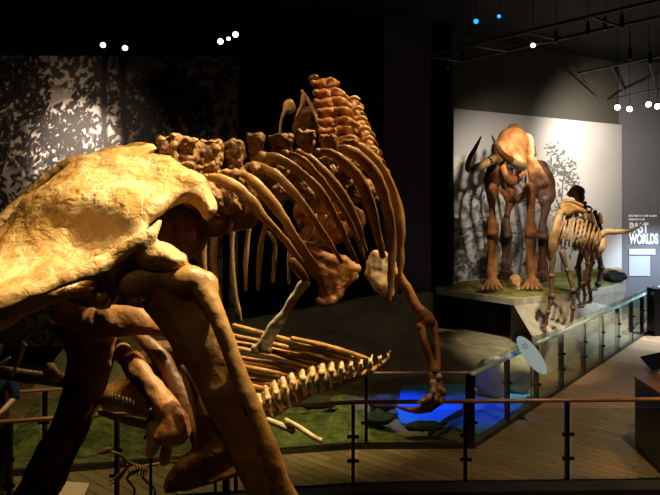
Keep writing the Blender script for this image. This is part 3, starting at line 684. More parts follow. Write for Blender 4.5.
# spine along the back
rgv = random.Random(9)
vt = [(169, 150, 10, 15, 2.85), (189, 152, 11, 14, 2.95), (211, 156, 12, 16, 3.05), (235, 153, 10.5, 12, 3.2), (256, 148, 8.5, 14, 3.32), (281, 147, 14, 12, 3.48), (306, 144, 10, 13, 3.66), (328, 146, 10, 10, 3.8), (347, 150, 9, 9, 3.95)]
for i, (x, y, hw, hh, d_) in enumerate(vt):
    hw *= .86
    bm = NB(); s = d_/F
    q = P(x, y, d_)
    # neural spine: blunt squarish slab with a lipped top
    for (za, zb, wa, wb) in ((-1.3, -.2, .62, .80), (-.5, .55, .80, .92), (.35, .95, 1.0, .98)):
        vv = box(bm, q.x-hw*s, q.x+hw*s, q.y-.055, q.y+.055, q.z+hh*s*za, q.z+hh*s*zb)
        for v_ in vv: v_.co.x = q.x+(v_.co.x-q.x)*(wa if v_.co.z < q.z+hh*s*(za+zb)/2 else wb)+rgv.uniform(-.006, .006)
    ball(bm, (q.x-hw*s*.6, q.y-.02, q.z+hh*s*.82), hw*s*.42, (1, 1, .6)); ball(bm, (q.x+hw*s*.6, q.y-.01, q.z+hh*s*.78), hw*s*.42, (1, 1, .7))
    c = P(x+16, y+42, d_+.05); ball(bm, c, 15*s, (.9, 1, .95)); ball(bm, c+Vector((.03, 0, -.02)), 13*s)
    tube(bm, [(q.x, q.y, q.z-hh*s, 6*s), (*c, 9*s)], .9, 3)
    if i > 2: tube(bm, [(*P(x+6, y+24, d_), 7*s), (*P(x+3, y+24, d_-.14), 5*s), (*P(x, y+22, d_-.2), 4*s)], .8, 3)     # transverse process
    tube(bm, [(*P(x+8, y+18, d_), 4*s), (*P(x+22, y+15, d_), 4*s)], .8, 3)
    obj('vertebra', bm, M['bone_vertebra'], G, vox=.008, it=1, disp=(.022, 20))
# ribs on our side of the chest
ribs = [
 [(206, 177, 2.95, 4), (226, 181, 2.90, 6), (248, 198, 2.90, 7), (262, 215, 2.92, 5.5), (282, 238, 2.98, 4.5), (302, 262, 3.05, 3)],
 [(236, 172, 3.05, 4), (252, 180, 3.0, 5.5), (272, 203, 3.0, 7), (288, 226, 3.02, 5), (302, 247, 3.08, 4), (318, 268, 3.12, 2.5)],
 [(254, 166, 3.15, 5), (272, 172, 3.1, 5.5), (294, 193, 3.1, 5.5), (311, 216, 3.12, 4.5), (326, 238, 3.2, 3.5), (342, 262, 3.25, 2.5)],
 [(262, 157, 3.2, 6), (278, 159, 3.18, 6), (300, 172, 3.2, 5.5), (320, 192, 3.2, 5.5), (336, 218, 3.25, 4), (348, 244, 3.3, 3), (357, 262, 3.35, 2)],
 [(285, 155, 3.35, 6), (300, 158, 3.32, 4), (318, 176, 3.35, 4), (340, 205, 3.4, 3.5), (356, 236, 3.45, 3), (364, 258, 3.5, 2)],
 [(298, 152, 3.5, 4), (312, 162, 3.45, 6), (332, 183, 3.45, 7), (348, 206, 3.5, 6.5), (358, 230, 3.55, 5.5), (364, 250, 3.6, 4)],
 [(318, 152, 3.65, 4), (332, 154, 3.6, 5), (350, 168, 3.6, 6), (364, 188, 3.62, 7), (372, 212, 3.66, 6.5), (378, 236, 3.7, 5), (383, 256, 3.7, 4)],
 [(335, 148, 3.8, 4), (352, 152, 3.75, 6), (370, 168, 3.75, 7), (382, 190, 3.78, 7), (389, 216, 3.8, 6), (392, 245, 3.85, 5), (391, 275, 3.85, 4), (389, 300, 3.85, 2.5)],
 [(345, 146, 3.95, 4), (362, 148, 3.92, 5), (380, 166, 3.92, 5), (393, 192, 3.95, 5), (399, 220, 3.95, 5), (401, 250, 4.0, 4), (400, 278, 4.0, 3)],
 [(352, 150, 4.1, 4), (372, 158, 4.1, 5), (390, 182, 4.1, 4), (402, 215, 4.12, 2.6), (404, 242, 4.15, 1.6)]]
for r in ribs:
    bm = NB(); tpx(bm, [(a_, b_, c_, e_*.86) for a_, b_, c_, e_ in r], .45, 6, 10); bpx(bm, r[0][0], r[0][1], r[0][2], r[0][3]); obj('rib', bm, M['bone_brown'], G, disp=(.006, 14))
# ribs of the far side, hanging behind
far = [[(203, 225, 4.0, 4.5), (202, 250, 4.0, 4.5), (204, 275, 4.0, 4), (210, 300, 4.0, 2.5)], [(216, 225, 4.1, 4), (213, 255, 4.1, 3.6), (216, 285, 4.1, 3.4), (220, 305, 4.1, 3.2), (223, 323, 4.1, 2.5)],
       [(233, 220, 4.1, 3.6), (231, 250, 4.1, 3.5), (233, 280, 4.1, 3), (237, 305, 4.1, 3), (241, 320, 4.1, 1.8)], [(250, 222, 4.2, 2), (246, 255, 4.2, 2.6), (246, 290, 4.2, 1.8)],
       [(266, 224, 4.3, 2.2), (261, 245, 4.3, 2.6), (259, 268, 4.3, 2.8), (258, 290, 4.3, 2)], [(268, 232, 4.4, 1.6), (275, 244, 4.4, 2.2), (274, 262, 4.4, 2.2), (273, 281, 4.4, 1.4)],
       [(292, 234, 4.5, 2), (289, 258, 4.5, 2), (289, 284, 4.5, 1.3)]]
for r in far:
    bm = NB(); tpx(bm, r, .7, 5, 8); obj('rib', bm, M['bone_cream'], G, disp=(.005, 14))
# far chest, shoulder blades and breastbone
bm = NB(); sheet(bm, [(300, 192), (335, 196), (362, 208), (366, 225), (348, 240), (322, 252), (306, 240), (292, 215)], [(300, 200, 4.25), (350, 215, 4.35), (320, 245, 4.3)], .05, step=2.6, edge=7); obj('shoulder_blade', bm, M['bone_red'], G, vox=.012, disp=(.02, 9))
bm = NB(); sheet(bm, [(284, 240), (300, 232), (318, 250), (345, 256), (362, 268), (350, 280), (332, 300), (322, 305), (317, 297), (318, 284), (304, 268)], [(290, 240, 4.2), (340, 270, 4.15), (322, 302, 4.1)], .07, step=2.6, edge=8)
tpx(bm, [(318, 300, 4.05, 3), (326, 303, 4.05, 4), (340, 293, 4.08, 3), (356, 276, 4.1, 2.5)], 1, 4); obj('breastbone', bm, M['bone_red'], G, vox=.011, disp=(.016, 10))
bm = NB(); sheet(bm, [(283, 226), (290, 222), (296, 234), (291, 244), (285, 240)], [(288, 232, 4.5)], .05, step=1.5, edge=4); obj('far_blade', bm, M['bone_red'], G, disp=(.006, 12))
bm = NB(); sheet(bm, [(364, 262), (371, 252), (384, 250), (396, 258), (398, 284), (394, 302), (386, 300), (374, 290), (366, 278)], [(380, 270, 4.15), (395, 290, 4.1)], .04, step=2.2, edge=6); obj('rib_cartilage', bm, M['bone_cream'], G, vox=.011, disp=(.02, 9), label='cream gristle plate at the rib ends')
for i, pts in enumerate(([(300, 246, 4.0, 2), (312, 232, 4.0, 1.6), (316, 214, 4.0, 1.3)], [(322, 236, 4.0, 1.6), (326, 216, 4.0, 1.2)], [(303, 244, 3.95, 3), (314, 245, 3.95, 3), (321, 240, 3.95, 2.4)], [(330, 214, 4.0, 1.6), (342, 213, 4.0, 1.6), (350, 206, 4, 1.4)])):
    bm = NB(); tpx(bm, pts, .8, 4, 8); obj('small_chest_bone', bm, M['bone_cream'], G)
# neck vertebrae stacked up behind the shoulders
for i in range(9):
    L = (322+1.6*i, 84+9.6*i); R = (345+4.3*i, 92+9.6*i) if i else (337, 84); d_ = 4.35-.02*i; s = d_/F
    bm = NB(); bpx(bm, L[0], L[1], d_, 8.5, (1, 1, .62), -.2); bpx(bm, L[0]+2, L[1]+3, d_, 7.5, (1.2, 1, .5)); bpx(bm, L[0]-8, L[1]-1, d_-.02, 3.6)
    mx_ = (L[0]+R[0])/2+2
    tpx(bm, [(L[0]+5, L[1]-1, d_, 4.5), (mx_, L[1]-3, d_-.03, 3.6), (R[0], R[1], d_, 3.2)], .8, 4)
    bpx(bm, mx_+1, L[1]+1, d_-.02, 5.2, (1, 1, .85))
    if i: tpx(bm, [(R[0], R[1], d_, 3.4), (R[0]+7, R[1]+1, d_+.03, 2.6), (R[0]+13-.4*i, R[1]+6, d_+.05, 2)], .8, 3); bpx(bm, R[0]+4, R[1]+5, d_, 4.2)
    obj('neck_vertebra', bm, M['bone_red'], G, vox=.009, it=1, disp=(.012, 16))
for i in range(6):
    bm = NB(); x = 349+3.6*i; y = 99+10*i; tpx(bm, [(x, y, 4.22, 1.8), (x+6, y-1.5, 4.2, 2.2), (x+10, y+.5, 4.2, 1.5)], .7, 3, 8); obj('neck_process', bm, M['bone_cream'], G)
bm = NB(); sheet(bm, [(296, 108), (302, 104), (309, 107), (313, 101), (318, 104), (320, 118), (322, 134), (310, 140), (296, 138), (292, 128)], [(305, 120, 4.5)], .04, step=2, edge=5); obj('shoulder_blade', bm, M['bone_dark_shaded'], G, vox=.011, disp=(.012, 12))
bm = NB(); sheet(bm, [(284, 102), (290, 99), (296, 105), (294, 112), (286, 113), (283, 108)], [(290, 106, 4.5)], .06, step=1.4, edge=4); obj('skull_tip', bm, M['bone_cream'], G, disp=(.008, 12), label='whitish bone tip left of the neck')
bm = NB(); tpx(bm, [(285, 110, 4.45, 2), (281, 122, 4.45, 1.5), (280, 134, 4.45, 1.2)], .8, 4, 8); obj('thin_strut', bm, M['bone_cream'], G)
bm = NB(); tpx(bm, [(302, 91, 4.4, 1.6), (308, 100, 4.4, 1.8), (314, 112, 4.4, 1.5), (320, 128, 4.4, 1.4)], .8, 4, 8); obj('thin_strut', bm, M['bone_cream'], G)
bm = NB(); tpx(bm, [(304, 96, 4.4, 3), (302, 106, 4.4, 2.4), (297, 116, 4.4, 1.4)], .8, 4, 8); obj('thin_strut', bm, M['bone_cream'], G)
bm = NB(); bpx(bm, 314, 79, 4.4, 6, (1, .7, .85)); tpx(bm, [(314, 82, 4.4, 3), (318, 92, 4.4, 2.5)], 1, 3); obj('top_knob', bm, M['bone_dark_shaded'], G, vox=.008)
# arm hanging on the left, lit pale
bm = NB(); tpx(bm, [(303, 285, 4.6, 5), (297, 294, 4.6, 4.5), (287, 309, 4.6, 4.5), (277, 324, 4.6, 6), (268, 338, 4.6, 6.5), (262, 347, 4.6, 7)], .8, 5, 12); bpx(bm, 305, 283, 4.6, 5.2); bpx(bm, 256, 349, 4.6, 5.0); bpx(bm, 268, 350, 4.6, 4.4)
obj('upper_arm', bm, M['bone_cream'], G, vox=.009, it=1, disp=(.01, 12), label='pale upper arm bone hanging left of the chest')
bm = NB(); tpx(bm, [(292, 262, 4.5, 5), (300, 272, 4.55, 5), (306, 280, 4.6, 4)], .8, 3); obj('shoulder_joint', bm, M['bone_red'], G)
# arm on the right with the clawed hand
bm = NB(); tpx(bm, [(399, 276, 4.1, 5), (405, 286, 4.1, 5.5), (412, 300, 4.1, 6), (420, 312, 4.1, 7), (427, 320, 4.1, 8)], .8, 5, 12); bpx(bm, 420, 324, 4.1, 5.5); bpx(bm, 431, 321, 4.1, 5); bpx(bm, 397, 274, 4.1, 5)
obj('upper_arm', bm, M['bone_red'], G, vox=.008, it=1, disp=(.008, 12))
bm = NB(); tpx(bm, [(421, 328, 4.05, 4.5), (425, 345, 4.0, 4), (430, 358, 4.0, 4), (434, 370, 3.98, 5)], .8, 5, 10); bpx(bm, 419, 327, 4.05, 4.6); obj('radius', bm, M['bone_red'], G, disp=(.006, 12))
bm = NB(); tpx(bm, [(433, 323, 4.12, 4), (436, 340, 4.08, 3), (438, 356, 4.04, 3), (437, 370, 4.0, 3.5)], .8, 5, 10); obj('ulna', bm, M['bone_red'], G, disp=(.006, 12))
bm = NB(); bpx(bm, 432, 374, 3.98, 4.5); bpx(bm, 438, 377, 3.98, 4.5); bpx(bm, 434, 382, 3.98, 4.5); obj('wrist', bm, M['bone_cream'], G, vox=.006)
hand = [[(436, 380, 3.98, 3), (439, 390, 3.95, 3), (434, 400, 3.92, 3.2), (424, 407, 3.9, 3.4), (412, 410, 3.88, 3), (402, 408, 3.86, 2), (394, 406, 3.84, .8)],
        [(433, 383, 3.94, 3), (433, 392, 3.9, 2.8), (428, 398, 3.88, 2.8), (421, 401, 3.86, 2.2), (417, 403, 3.85, 1)],
        [(439, 382, 4.02, 2.6), (443, 392, 4.0, 2.8), (440, 402, 3.98, 2.6), (430, 409, 3.96, 2.8), (420, 412, 3.94, 2), (412, 413, 3.93, .8)]]
for i, r in enumerate(hand):
    bm = NB(); tpx(bm, r, .8, 4, 8)
    for k in (0, 1, 2, 3): bpx(bm, r[k][0], r[k][1], r[k][2], r[k][3]*1.35)
    obj('clawed_finger', bm, M['bone_red'] if i != 1 else M['bone_cream'], G, vox=.006, it=1)
# steel stays that carry the mount
bm = NB(); q = P(215, 215, 3.3); tube(bm, [(q.x, q.y+.35, .70, .022), (q.x, q.y+.35, q.z, .022), (q.x, q.y, q.z+.02, .018)], 1, 1, 8); obj('mounting_post', bm, M['post'], G)

# ================================================================ LOW SKELETON BEHIND IT
S_ = thing('low_skeleton', 'low golden skeleton with slanting jointed spine and long thin bones, behind the giant thigh bone', 'skeleton', (-.5, 5.6, .70))
sp = crom([(205, 432, 5.5), (235, 420, 5.55), (270, 402, 5.6), (300, 385, 5.7), (330, 376, 5.75), (352, 370, 5.8), (368, 366, 5.8), (380, 362, 5.8), (390, 357, 5.8)], 6)
# arc-length stations
acc = [0]
for a, b2 in zip(sp, sp[1:]): acc.append(acc[-1]+math.hypot(*(b2-a)[:2]))
def at_sp(u):
    L = u*acc[-1]
    for i in range(len(acc)-1):
        if acc[i+1] >= L: f = (L-acc[i])/(acc[i+1]-acc[i]+1e-9); p = sp[i]+(sp[i+1]-sp[i])*f; t_ = sp[i+1]-sp[i]; return p, t_/np.hypot(t_[0], t_[1])
    return sp[-1], (sp[-1]-sp[-2])/np.hypot(*(sp[-1]-sp[-2])[:2])
nv = 21
for i in range(nv):
    u = i/(nv-1)*.985; (x, y, d_), t_ = at_sp(u); sz = 14 if u < .62 else 12*(1-u)/.38+2.2
    n_ = (t_[1], -t_[0])
    if n_[1] > 0: n_ = (-n_[0], -n_[1])
    x += 1; y -= 3; rt = math.atan2(t_[1], t_[0])
    bm = NB()
    bpx(bm, x, y, d_, sz*.62, (.68, 1.3, 1.0), rt); bpx(bm, x-n_[0]*sz*.62, y-n_[1]*sz*.62, d_, sz*.42, (.62, 1, 1), rt); bpx(bm, x+n_[0]*sz*.66, y+n_[1]*sz*.66, d_, sz*.42, (.62, 1, 1), rt)
    tpx(bm, [(x-n_[0]*sz*1.1-t_[0]*4, y-n_[1]*sz*1.1-t_[1]*4, d_, sz*.16), (x, y, d_-.08, sz*.26), (x+n_[0]*sz*1.1+t_[0]*4, y+n_[1]*sz*1.1+t_[1]*4, d_, sz*.16)], .8, 3, 8)
    bpx(bm, x+n_[0]*sz*.2, y+n_[1]*sz*.2, d_-.10, sz*.26)
    obj('vertebra', bm, M['bone_cream'], S_, disp=(.012, 18))
for i in range(17):
    u = .88-.044*i; (x, y, d_), t_ = at_sp(u); y -= 8; x -= 2
    L_ = (76, 128, 118, 138, 112, 130)[i] if i < 6 else 118+12*math.sin(i*2.1)
    ang = math.radians(15-.75*i+1.5*math.sin(i*1.7))
    ex, ey = x-L_*math.cos(ang), y-L_*math.sin(ang)
    mxp, myp = (x+ex)/2, (y+ey)/2-1.5+1.0*math.sin(i)
    bm = NB(); tpx(bm, [(x, y, d_-.02, 2.2), (mxp, myp, d_-.10-.04*(i % 3), 2.6), (ex, ey, d_-.2-.04*(i % 3), 2.3)], .8, 6, 8); obj('long_spine_bone', bm, M['bone'], S_, disp=(.004, 12))
bm = NB(); tpx(bm, [(p_[0]+5-6*(k_/len(sp))**3, p_[1]+9-9.5*max(0, k_/len(sp)-.5)*2, p_[2]+.06, 6.5-5*k_/len(sp)) for k_, p_ in enumerate(sp) if k_ % 6 == 0], 1.2, 6, 10); obj('keel_bone', bm, M['bone'], S_, disp=(.012, 12))
for pts in ([(286, 420, 5.5, 2.4), (300, 428, 5.45, 2.8), (312, 436, 5.4, 2.6), (320, 440, 5.4, 2)], [(225, 436, 5.4, 3), (238, 438, 5.4, 3.4), (250, 436, 5.4, 2.5)], [(268, 420, 5.5, 3), (282, 426, 5.5, 3.5), (292, 430, 5.5, 3)]):
    bm = NB(); tpx(bm, pts, .8, 4, 8); bpx(bm, *pts[-1][:3], pts[-1][3]*1.4); obj('toe_bone', bm, M['bone_cream'], S_)
# skull end, seen between the big leg bones
bm = NB()
sheet(bm, [(98, 398), (104, 388), (120, 378), (140, 352), (165, 340), (188, 345), (204, 362), (206, 385), (196, 408), (176, 424), (150, 420), (125, 414), (104, 410)], [(100, 400, 5.1), (150, 380, 5.0), (200, 380, 5.2), (170, 350, 5.15), (150, 415, 5.1)], .30, step=3, edge=20)
obj('skull', bm, M['bone'], S_, vox=.02, it=3, disp=(.03, 5), carve=[(P(166, 372, 4.85), .11), (P(140, 386, 4.85), .06)])
for k in range(14):
    x = 112+k*3.6; y = 396+k*1.1; bm = NB(); tpx(bm, [(x, y-2, 4.88, 1.3), (x+.3, y+3, 4.86, .9), (x+.6, y+7.5, 4.86, .3)], 1, 3, 6); obj('tooth', bm, M['bone_cream'], S_)
bm = NB(); tpx(bm, [(100, 412, 5.0, 3), (125, 420, 5.0, 4), (152, 425, 5.0, 5), (178, 422, 5.05, 7)], .7, 4); obj('jaw_bone', bm, M['bone'], S_, disp=(.008, 10))
for pts in ([(12, 375, 5.0, 1.6), (20, 358, 5.0, 1.8), (24, 343, 5.0, 1.5)], [(19, 362, 5.0, 1.3), (26, 345, 5.0, 1.3)], [(0, 365, 5.0, 1.5), (10, 358, 5.0, 1.4)]):
    bm = NB(); tpx(bm, pts, .8, 3, 8); obj('whisker_bone', bm, M['bone_cream'], S_, label='thin straight bone at the far left')
bm = NB(); tpx(bm, [(0, 372, 5.1, 7), (40, 378, 5.15, 7), (80, 382, 5.15, 8), (110, 392, 5.1, 8)], .6, 4); obj('neck_bone', bm, M['bone_dark_shaded'], S_, disp=(.012, 8))
for px, d_, y in ((215, 5.55, 430), (150, 5.2, 415), (330, 5.75, 380)):
    q = P(px, y, d_)
    if px == 330: q = P(262, 404, 5.62)
    bm = NB(); tube(bm, [(q.x, q.y+.02, .70, .014), (q.x, q.y+.02, q.z, .012)], 1, 1, 8); obj('mounting_post', bm, M['post'], S_)

# ================================================================ TINY SKELETON ON THE PLINTH
T_ = thing('small_skeleton', 'tiny brown two legged skeleton standing low in front of the nearest railing', 'skeleton', (P(140, 480, 5.7).x, 5.7, .70))
bm = NB(); tpx(bm, [(98, 453, 5.6, 1.2), (104, 452, 5.6, 2.6), (109, 450, 5.6, 3.4)], .8, 3, 8); obj('skull', bm, M['bone_far'], T_)
bm = NB(); tpx(bm, [(110, 451, 5.6, 1.6), (120, 455, 5.6, 1.6), (128, 462, 5.65, 1.8), (140, 467, 5.7, 2.2), (152, 465, 5.7, 1.8), (170, 462, 5.75, 1.2), (190, 460, 5.8, .6)], 1, 5, 8); obj('spine', bm, M['bone_far'], T_)
for k in range(7):
    x = 127+k*3; bm = NB(); tpx(bm, [(x, 464+k*.4, 5.68, .7), (x+2, 470, 5.62, .7), (x+1, 476, 5.66, .5)], 1, 3, 6); obj('rib', bm, M['bone_far'], T_)
for s in (-1, 1):
    bm = NB(); x = 143+s*2; tpx(bm, [(x, 468, 5.7, 1.8), (x-8+s*6, 478, 5.65, 1.6), (x+2+s*8, 490, 5.7, 1.2), (x-4+s*9, 506, 5.7, 1.0), (x-10+s*9, 524.5, 5.7, 1.0)], 1, 3, 8); obj('leg', bm, M['bone_far'], T_)
    bm = NB(); tpx(bm, [(128, 466, 5.65, 1.2), (122, 474+s*2, 5.6, 1.0), (115+s*3, 480, 5.6, .8), (109, 484+s*2, 5.6, .4)], 1, 3, 8); obj('arm', bm, M['bone_far'], T_)

# ================================================================ MAMMOTH
Z0 = ZT+.03
MM = thing('mammoth_skeleton', 'tall orange brown mammoth skeleton with curled tusks on the platform', 'skeleton', (P(512, 290, 15.5).x, 15.5, Z0))
bm = NB()
bpx(bm, 514, 143, 15.1, 15, (1.0, .9, 1.15)); bpx(bm, 507, 138, 15.1, 10); bpx(bm, 522, 146, 15.2, 11, (1, 1, 1.3)); bpx(bm, 500, 150, 14.9, 9, (1, 1, 1.2)); bpx(bm, 513, 130, 15.3, 7); bpx(bm, 504, 146, 15.1, 10, (1, .9, 1.1)); bpx(bm, 525, 140, 15.2, 8); bpx(bm, 528, 152, 15.25, 6, (1, 1, 1.5))
tpx(bm, [(503, 148, 14.9, 8), (496, 160, 14.7, 6)], .9, 3); tpx(bm, [(515, 150, 14.9, 9), (520, 164, 14.75, 7)], .9, 3); bpx(bm, 525, 155, 15.2, 6, (1, 1, 1.4))
obj('skull', bm, M['bone_mammoth'], MM, vox=.05, it=3, disp=(.04, 2), carve=[(P(500, 149, 14.55), .17), (P(519, 151, 14.62), .14), (P(508, 137, 14.75), .10), (P(527, 156, 14.9), .14)])
tu = [[(494, 158, 14.6, 4.6), (483, 165, 14.2, 4.4), (473, 170, 14.0, 3.8)], [(472, 170.5, 14.0, 3.8), (468, 168, 13.9, 3.2), (470, 158, 13.8, 2.6), (476, 147, 13.8, 2.0), (481, 137, 13.8, .8)]]
t1 = NB(); tpx(t1, tu[0], 1, 6, 12); o1 = obj('tusk', t1, M['tusk'], MM); t1 = NB(); tpx(t1, tu[1], 1, 6, 12); obj('tusk_tip', t1, M['tusk_tip'], o1, label='dark curled end of the tusk')
t1 = NB(); tpx(t1, [(516, 158, 14.7, 4.6), (522, 166, 14.4, 4.8), (518, 166, 14.1, 4.4), (511, 161, 13.9, 4.0)], 1, 6, 12); o1 = obj('tusk', t1, M['tusk'], MM); t1 = NB(); tpx(t1, [(511, 161, 13.9, 4.0), (503, 155, 13.8, 3.2), (497, 146, 13.8, 2.2), (492, 136, 13.8, .8)], 1, 6, 12); obj('tusk_tip', t1, M['tusk_tip'], o1, label='dark curled end of the tusk')
bm = NB(); tpx(bm, [(504, 168, 15.0, 4), (510, 180, 14.9, 4.5), (518, 178, 14.9, 4), (524, 166, 15.1, 4)], .8, 4); obj('lower_jaw', bm, M['bone_mammoth'], MM, disp=(.03, 3))
def msheet(name, ol, d_, mat, th=.14):
    bm = NB(); sheet(bm, ol, [(ol[0][0], ol[0][1], d_), (ol[len(ol)//2][0], ol[len(ol)//2][1], d_+.1)], th, step=1.6, edge=5); return obj(name, bm, mat, MM, disp=(.03, 3))
msheet('shoulder_blade', [(527, 152), (535, 158), (543, 170), (549, 180), (548, 187), (540, 190), (534, 192), (530, 184), (527, 170)], 15.1, M['bone_mammoth'])
msheet('shoulder_blade', [(490, 160), (499, 166), (501, 180), (496, 194), (488, 190), (484, 180), (486, 170)], 15.1, M['bone_mammoth_shaded'])
for k in range(8):
    for s in (-1, 1):
        d_ = 15.4+.25*k; cx = 513+k*2.2; hw = (13+4*math.sin(k/8*3.14))
        bm = NB(); tpx(bm, [(cx, 150+k*.8, d_, 1.1), (cx+s*hw*.8, 158+k, d_, 1.1), (cx+s*hw, 176, d_, 1.1), (cx+s*hw*.7, 194, d_, .9), (cx+s*hw*.3, 201, d_, .7)], .7, 4, 8); obj('rib', bm, M['bone_mammoth_shaded'] if s < 0 or k > 3 else M['bone_mammoth'], MM)
for k in range(12):
    d_ = 15.3+.19*k; cx = 513+k*1.9; y = 148-4*math.sin(k/5)+k*.9
    bm = NB(); tpx(bm, [(cx, y, d_, 2.6), (cx+.5, y-8-4*math.sin((k+2)/4), d_+.1, 1.4)], .6, 3, 8); bpx(bm, cx, y, d_, 3); obj('vertebra', bm, M['bone_mammoth'], MM)
bm = NB(); tpx(bm, [(508, 182, 15.1, 3.4), (512, 192, 15.0, 4), (508, 200, 15.1, 3)], .7, 3); tpx(bm, [(500, 190, 15.2, 3), (515, 200, 15.3, 4), (527, 192, 15.3, 3)], .7, 3); obj('breastbone', bm, M['bone_mammoth'], MM, disp=(.03, 3))
msheet('pelvis', [(536, 160), (546, 162), (554, 178), (556, 196), (548, 206), (538, 200)], 17.0, M['bone_mammoth_shaded'])
def mleg(x0, x1, xf, d_, mat, top, kn=232, ft=None):
    ft = 200+(EYE-Z0)*F/d_ - 2.2
    bm = NB(); tpx(bm, [(x0, top, d_, 6.5), (x0+.5, top+8, d_, 5), (x1, (top+kn)/2+3, d_, 3.8), (x1, kn-6, d_, 5.2), (x1, kn-2, d_, 5.6)], .85, 4, 12); obj('upper_leg_bone', bm, mat, MM, disp=(.04, 2.5))
    bm = NB(); bpx(bm, x1, kn+1, d_-.1, 5.8, (1.1, 1, .7)); obj('knee', bm, M['bone_mammoth'] if mat is M['bone_mammoth'] else mat, MM, disp=(.03, 3))
    bm = NB(); tpx(bm, [(x1-1, kn+5, d_, 5), (x1-1, kn+18, d_, 3.2), (xf-1, ft-16, d_, 4.4), (xf, ft-10, d_, 5.4)], .85, 4, 12); tpx(bm, [(x1+3, kn+5, d_+.1, 3), (x1+3.5, kn+20, d_+.1, 2), (xf+3, ft-14, d_, 2.6)], .85, 4, 8); obj('lower_leg_bone', bm, mat, MM, disp=(.03, 3))
    bm = NB(); bpx(bm, xf, ft-7, d_-.05, 6.5, (1.15, 1, .55)); fo = obj('foot', bm, mat, MM, disp=(.03, 3))
    for k in (-2, -1, 0, 1, 2):
        bm = NB(); tpx(bm, [(xf+k*2.3, ft-6, d_-.15, 2), (xf+k*4.4, ft-1.0, d_-.32+.04*abs(k), 1.9)], .9, 3, 8); bpx(bm, xf+k*4.9, ft+.2, d_-.36+.04*abs(k), 2.0); obj('toe', bm, mat, fo)
mleg(491, 492.5, 492, 15.2, M['bone_mammoth'], 188)
mleg(530, 531, 532, 15.2, M['bone_mammoth'], 188)
mleg(509, 506, 506, 16.9, M['bone_mammoth_shaded'], 196, 236)
mleg(545, 543, 543, 16.7, M['bone_mammoth_shaded'], 200, 236)
t = thing('small_skull', 'small cream skull lying on moss between the mammoth front feet', 'skull', (P(515, 288, 15.4).x, 15.4, Z0))
bm = NB(); q = P(515, 283, 15.4); ball(bm, (q.x, q.y, Z0+.20), .17, (.9, 1.1, 1)); ball(bm, (q.x, q.y-.17, Z0+.12), .11, (.8, 1.3, .9)); obj('cranium', bm, M['bone_cream'], t, vox=.02, disp=(.02, 5), carve=[((q.x-.07, q.y-.2, Z0+.22), .06), ((q.x+.07, q.y-.2, Z0+.22), .06)])
bm = NB(); tube(bm, [(q.x-.1, q.y-.05, Z0+.06, .03), (q.x, q.y-.33, Z0+.04, .04), (q.x+.1, q.y-.05, Z0+.06, .03)], .8, 4); obj('jaw', bm, M['bone_cream'], t)

# ================================================================ SKELETON WITH LONG TAIL
B2 = thing('tailed_skeleton', 'golden skeleton with long upcurved tail in front of the platform, right of the mammoth', 'skeleton', (P(558, 330, 12.7).x, 12.7, .95))
D2 = 12.9
def part(name, pts, mat, par, flat=.8, balls=(), n=5, dsp=(.012, 6), lab=None):
    bm = NB(); tpx(bm, pts, flat, n, 10)
    for b_ in balls: bpx(bm, *b_)
    return obj(name, bm, mat, par, disp=dsp, label=lab)
bm = NB(); sheet(bm, [(561, 203), (568, 201), (578, 205), (588, 211), (583, 213), (574, 213), (567, 216), (562, 212)], [(570, 208, D2)], .10, step=1.2, edge=4); tpx(bm, [(563, 211, D2, 3), (562, 204, D2, 2.4), (570, 201, D2, 2.4), (582, 206, D2, 2.2)], .8, 4); obj('pelvis', bm, M['bone'], B2, disp=(.01, 6))
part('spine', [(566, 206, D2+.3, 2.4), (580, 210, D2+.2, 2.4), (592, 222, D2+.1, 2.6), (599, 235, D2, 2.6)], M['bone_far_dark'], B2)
part('tail', [(598, 236, D2, 3.6), (606, 232, D2, 3.2), (616, 232, D2, 2.6), (628, 231, D2, 2.1), (638, 227, D2, 1.5), (645, 221, D2, .7)], M['bone_cream'], B2, 1, lab='long pale tail curving up at its tip')
for k in range(11):
    x = 603-k*4.0; y = 226-k*.9; d_ = D2-.1+.03*k
    part('rib', [(min(x, 600), 222+max(0, (x-585))*.5-k*.8, d_, 1.3), (x-3, y+12, d_-.25, 1.4), (x-6, y+24, d_-.2, 1.2), (x-5, y+34-k, d_, .9)], M['bone_far'], B2, .7, n=4)
    if k % 2 == 0: part('vertebra', [(x-2, 222-k*.6, d_, 2.6), (x-3, 214-k*.6, d_, 1.5)], M['bone_far'], B2, n=3)
part('shoulder_blade', [(604, 238, D2, 2), (601, 248, D2-.1, 4), (596, 258, D2, 2.2)], M['bone_cream'], B2, .4)
part('chest_bone', [(560, 212, D2, 3.5), (556, 228, D2-.1, 4.5), (553, 244, D2-.1, 5), (552, 258, D2, 4)], M['bone_far'], B2, .7)
def leg2(par, pts, d_, mat, zf):
    pts = [(x, y, d_, r) for x, y, r in pts]
    k = part('leg', pts, mat, par, 1.0, [(p[0], p[1], d_, p[3]*1.5) for p in pts[1:-1]], 4)
    x, y = pts[-1][0], pts[-1][1]
    bm = NB(); 
    for s in (-1, 0, 1): tpx(bm, [(x, y, d_, 1.6), (x-3+s*2.4, y+3.0, d_-.1, 1.2)], .8, 2, 6)
    obj('foot', bm, mat, k)
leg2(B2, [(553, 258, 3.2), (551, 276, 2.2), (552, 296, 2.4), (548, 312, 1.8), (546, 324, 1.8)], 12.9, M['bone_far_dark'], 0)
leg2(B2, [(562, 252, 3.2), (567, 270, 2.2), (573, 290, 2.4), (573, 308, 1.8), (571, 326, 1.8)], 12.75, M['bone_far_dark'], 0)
leg2(B2, [(589, 246, 3), (592, 262, 2), (588, 280, 2.2), (590, 292, 1.6), (591, 300, 1.6)], 14.2, M['bone_far_dark'], 0)
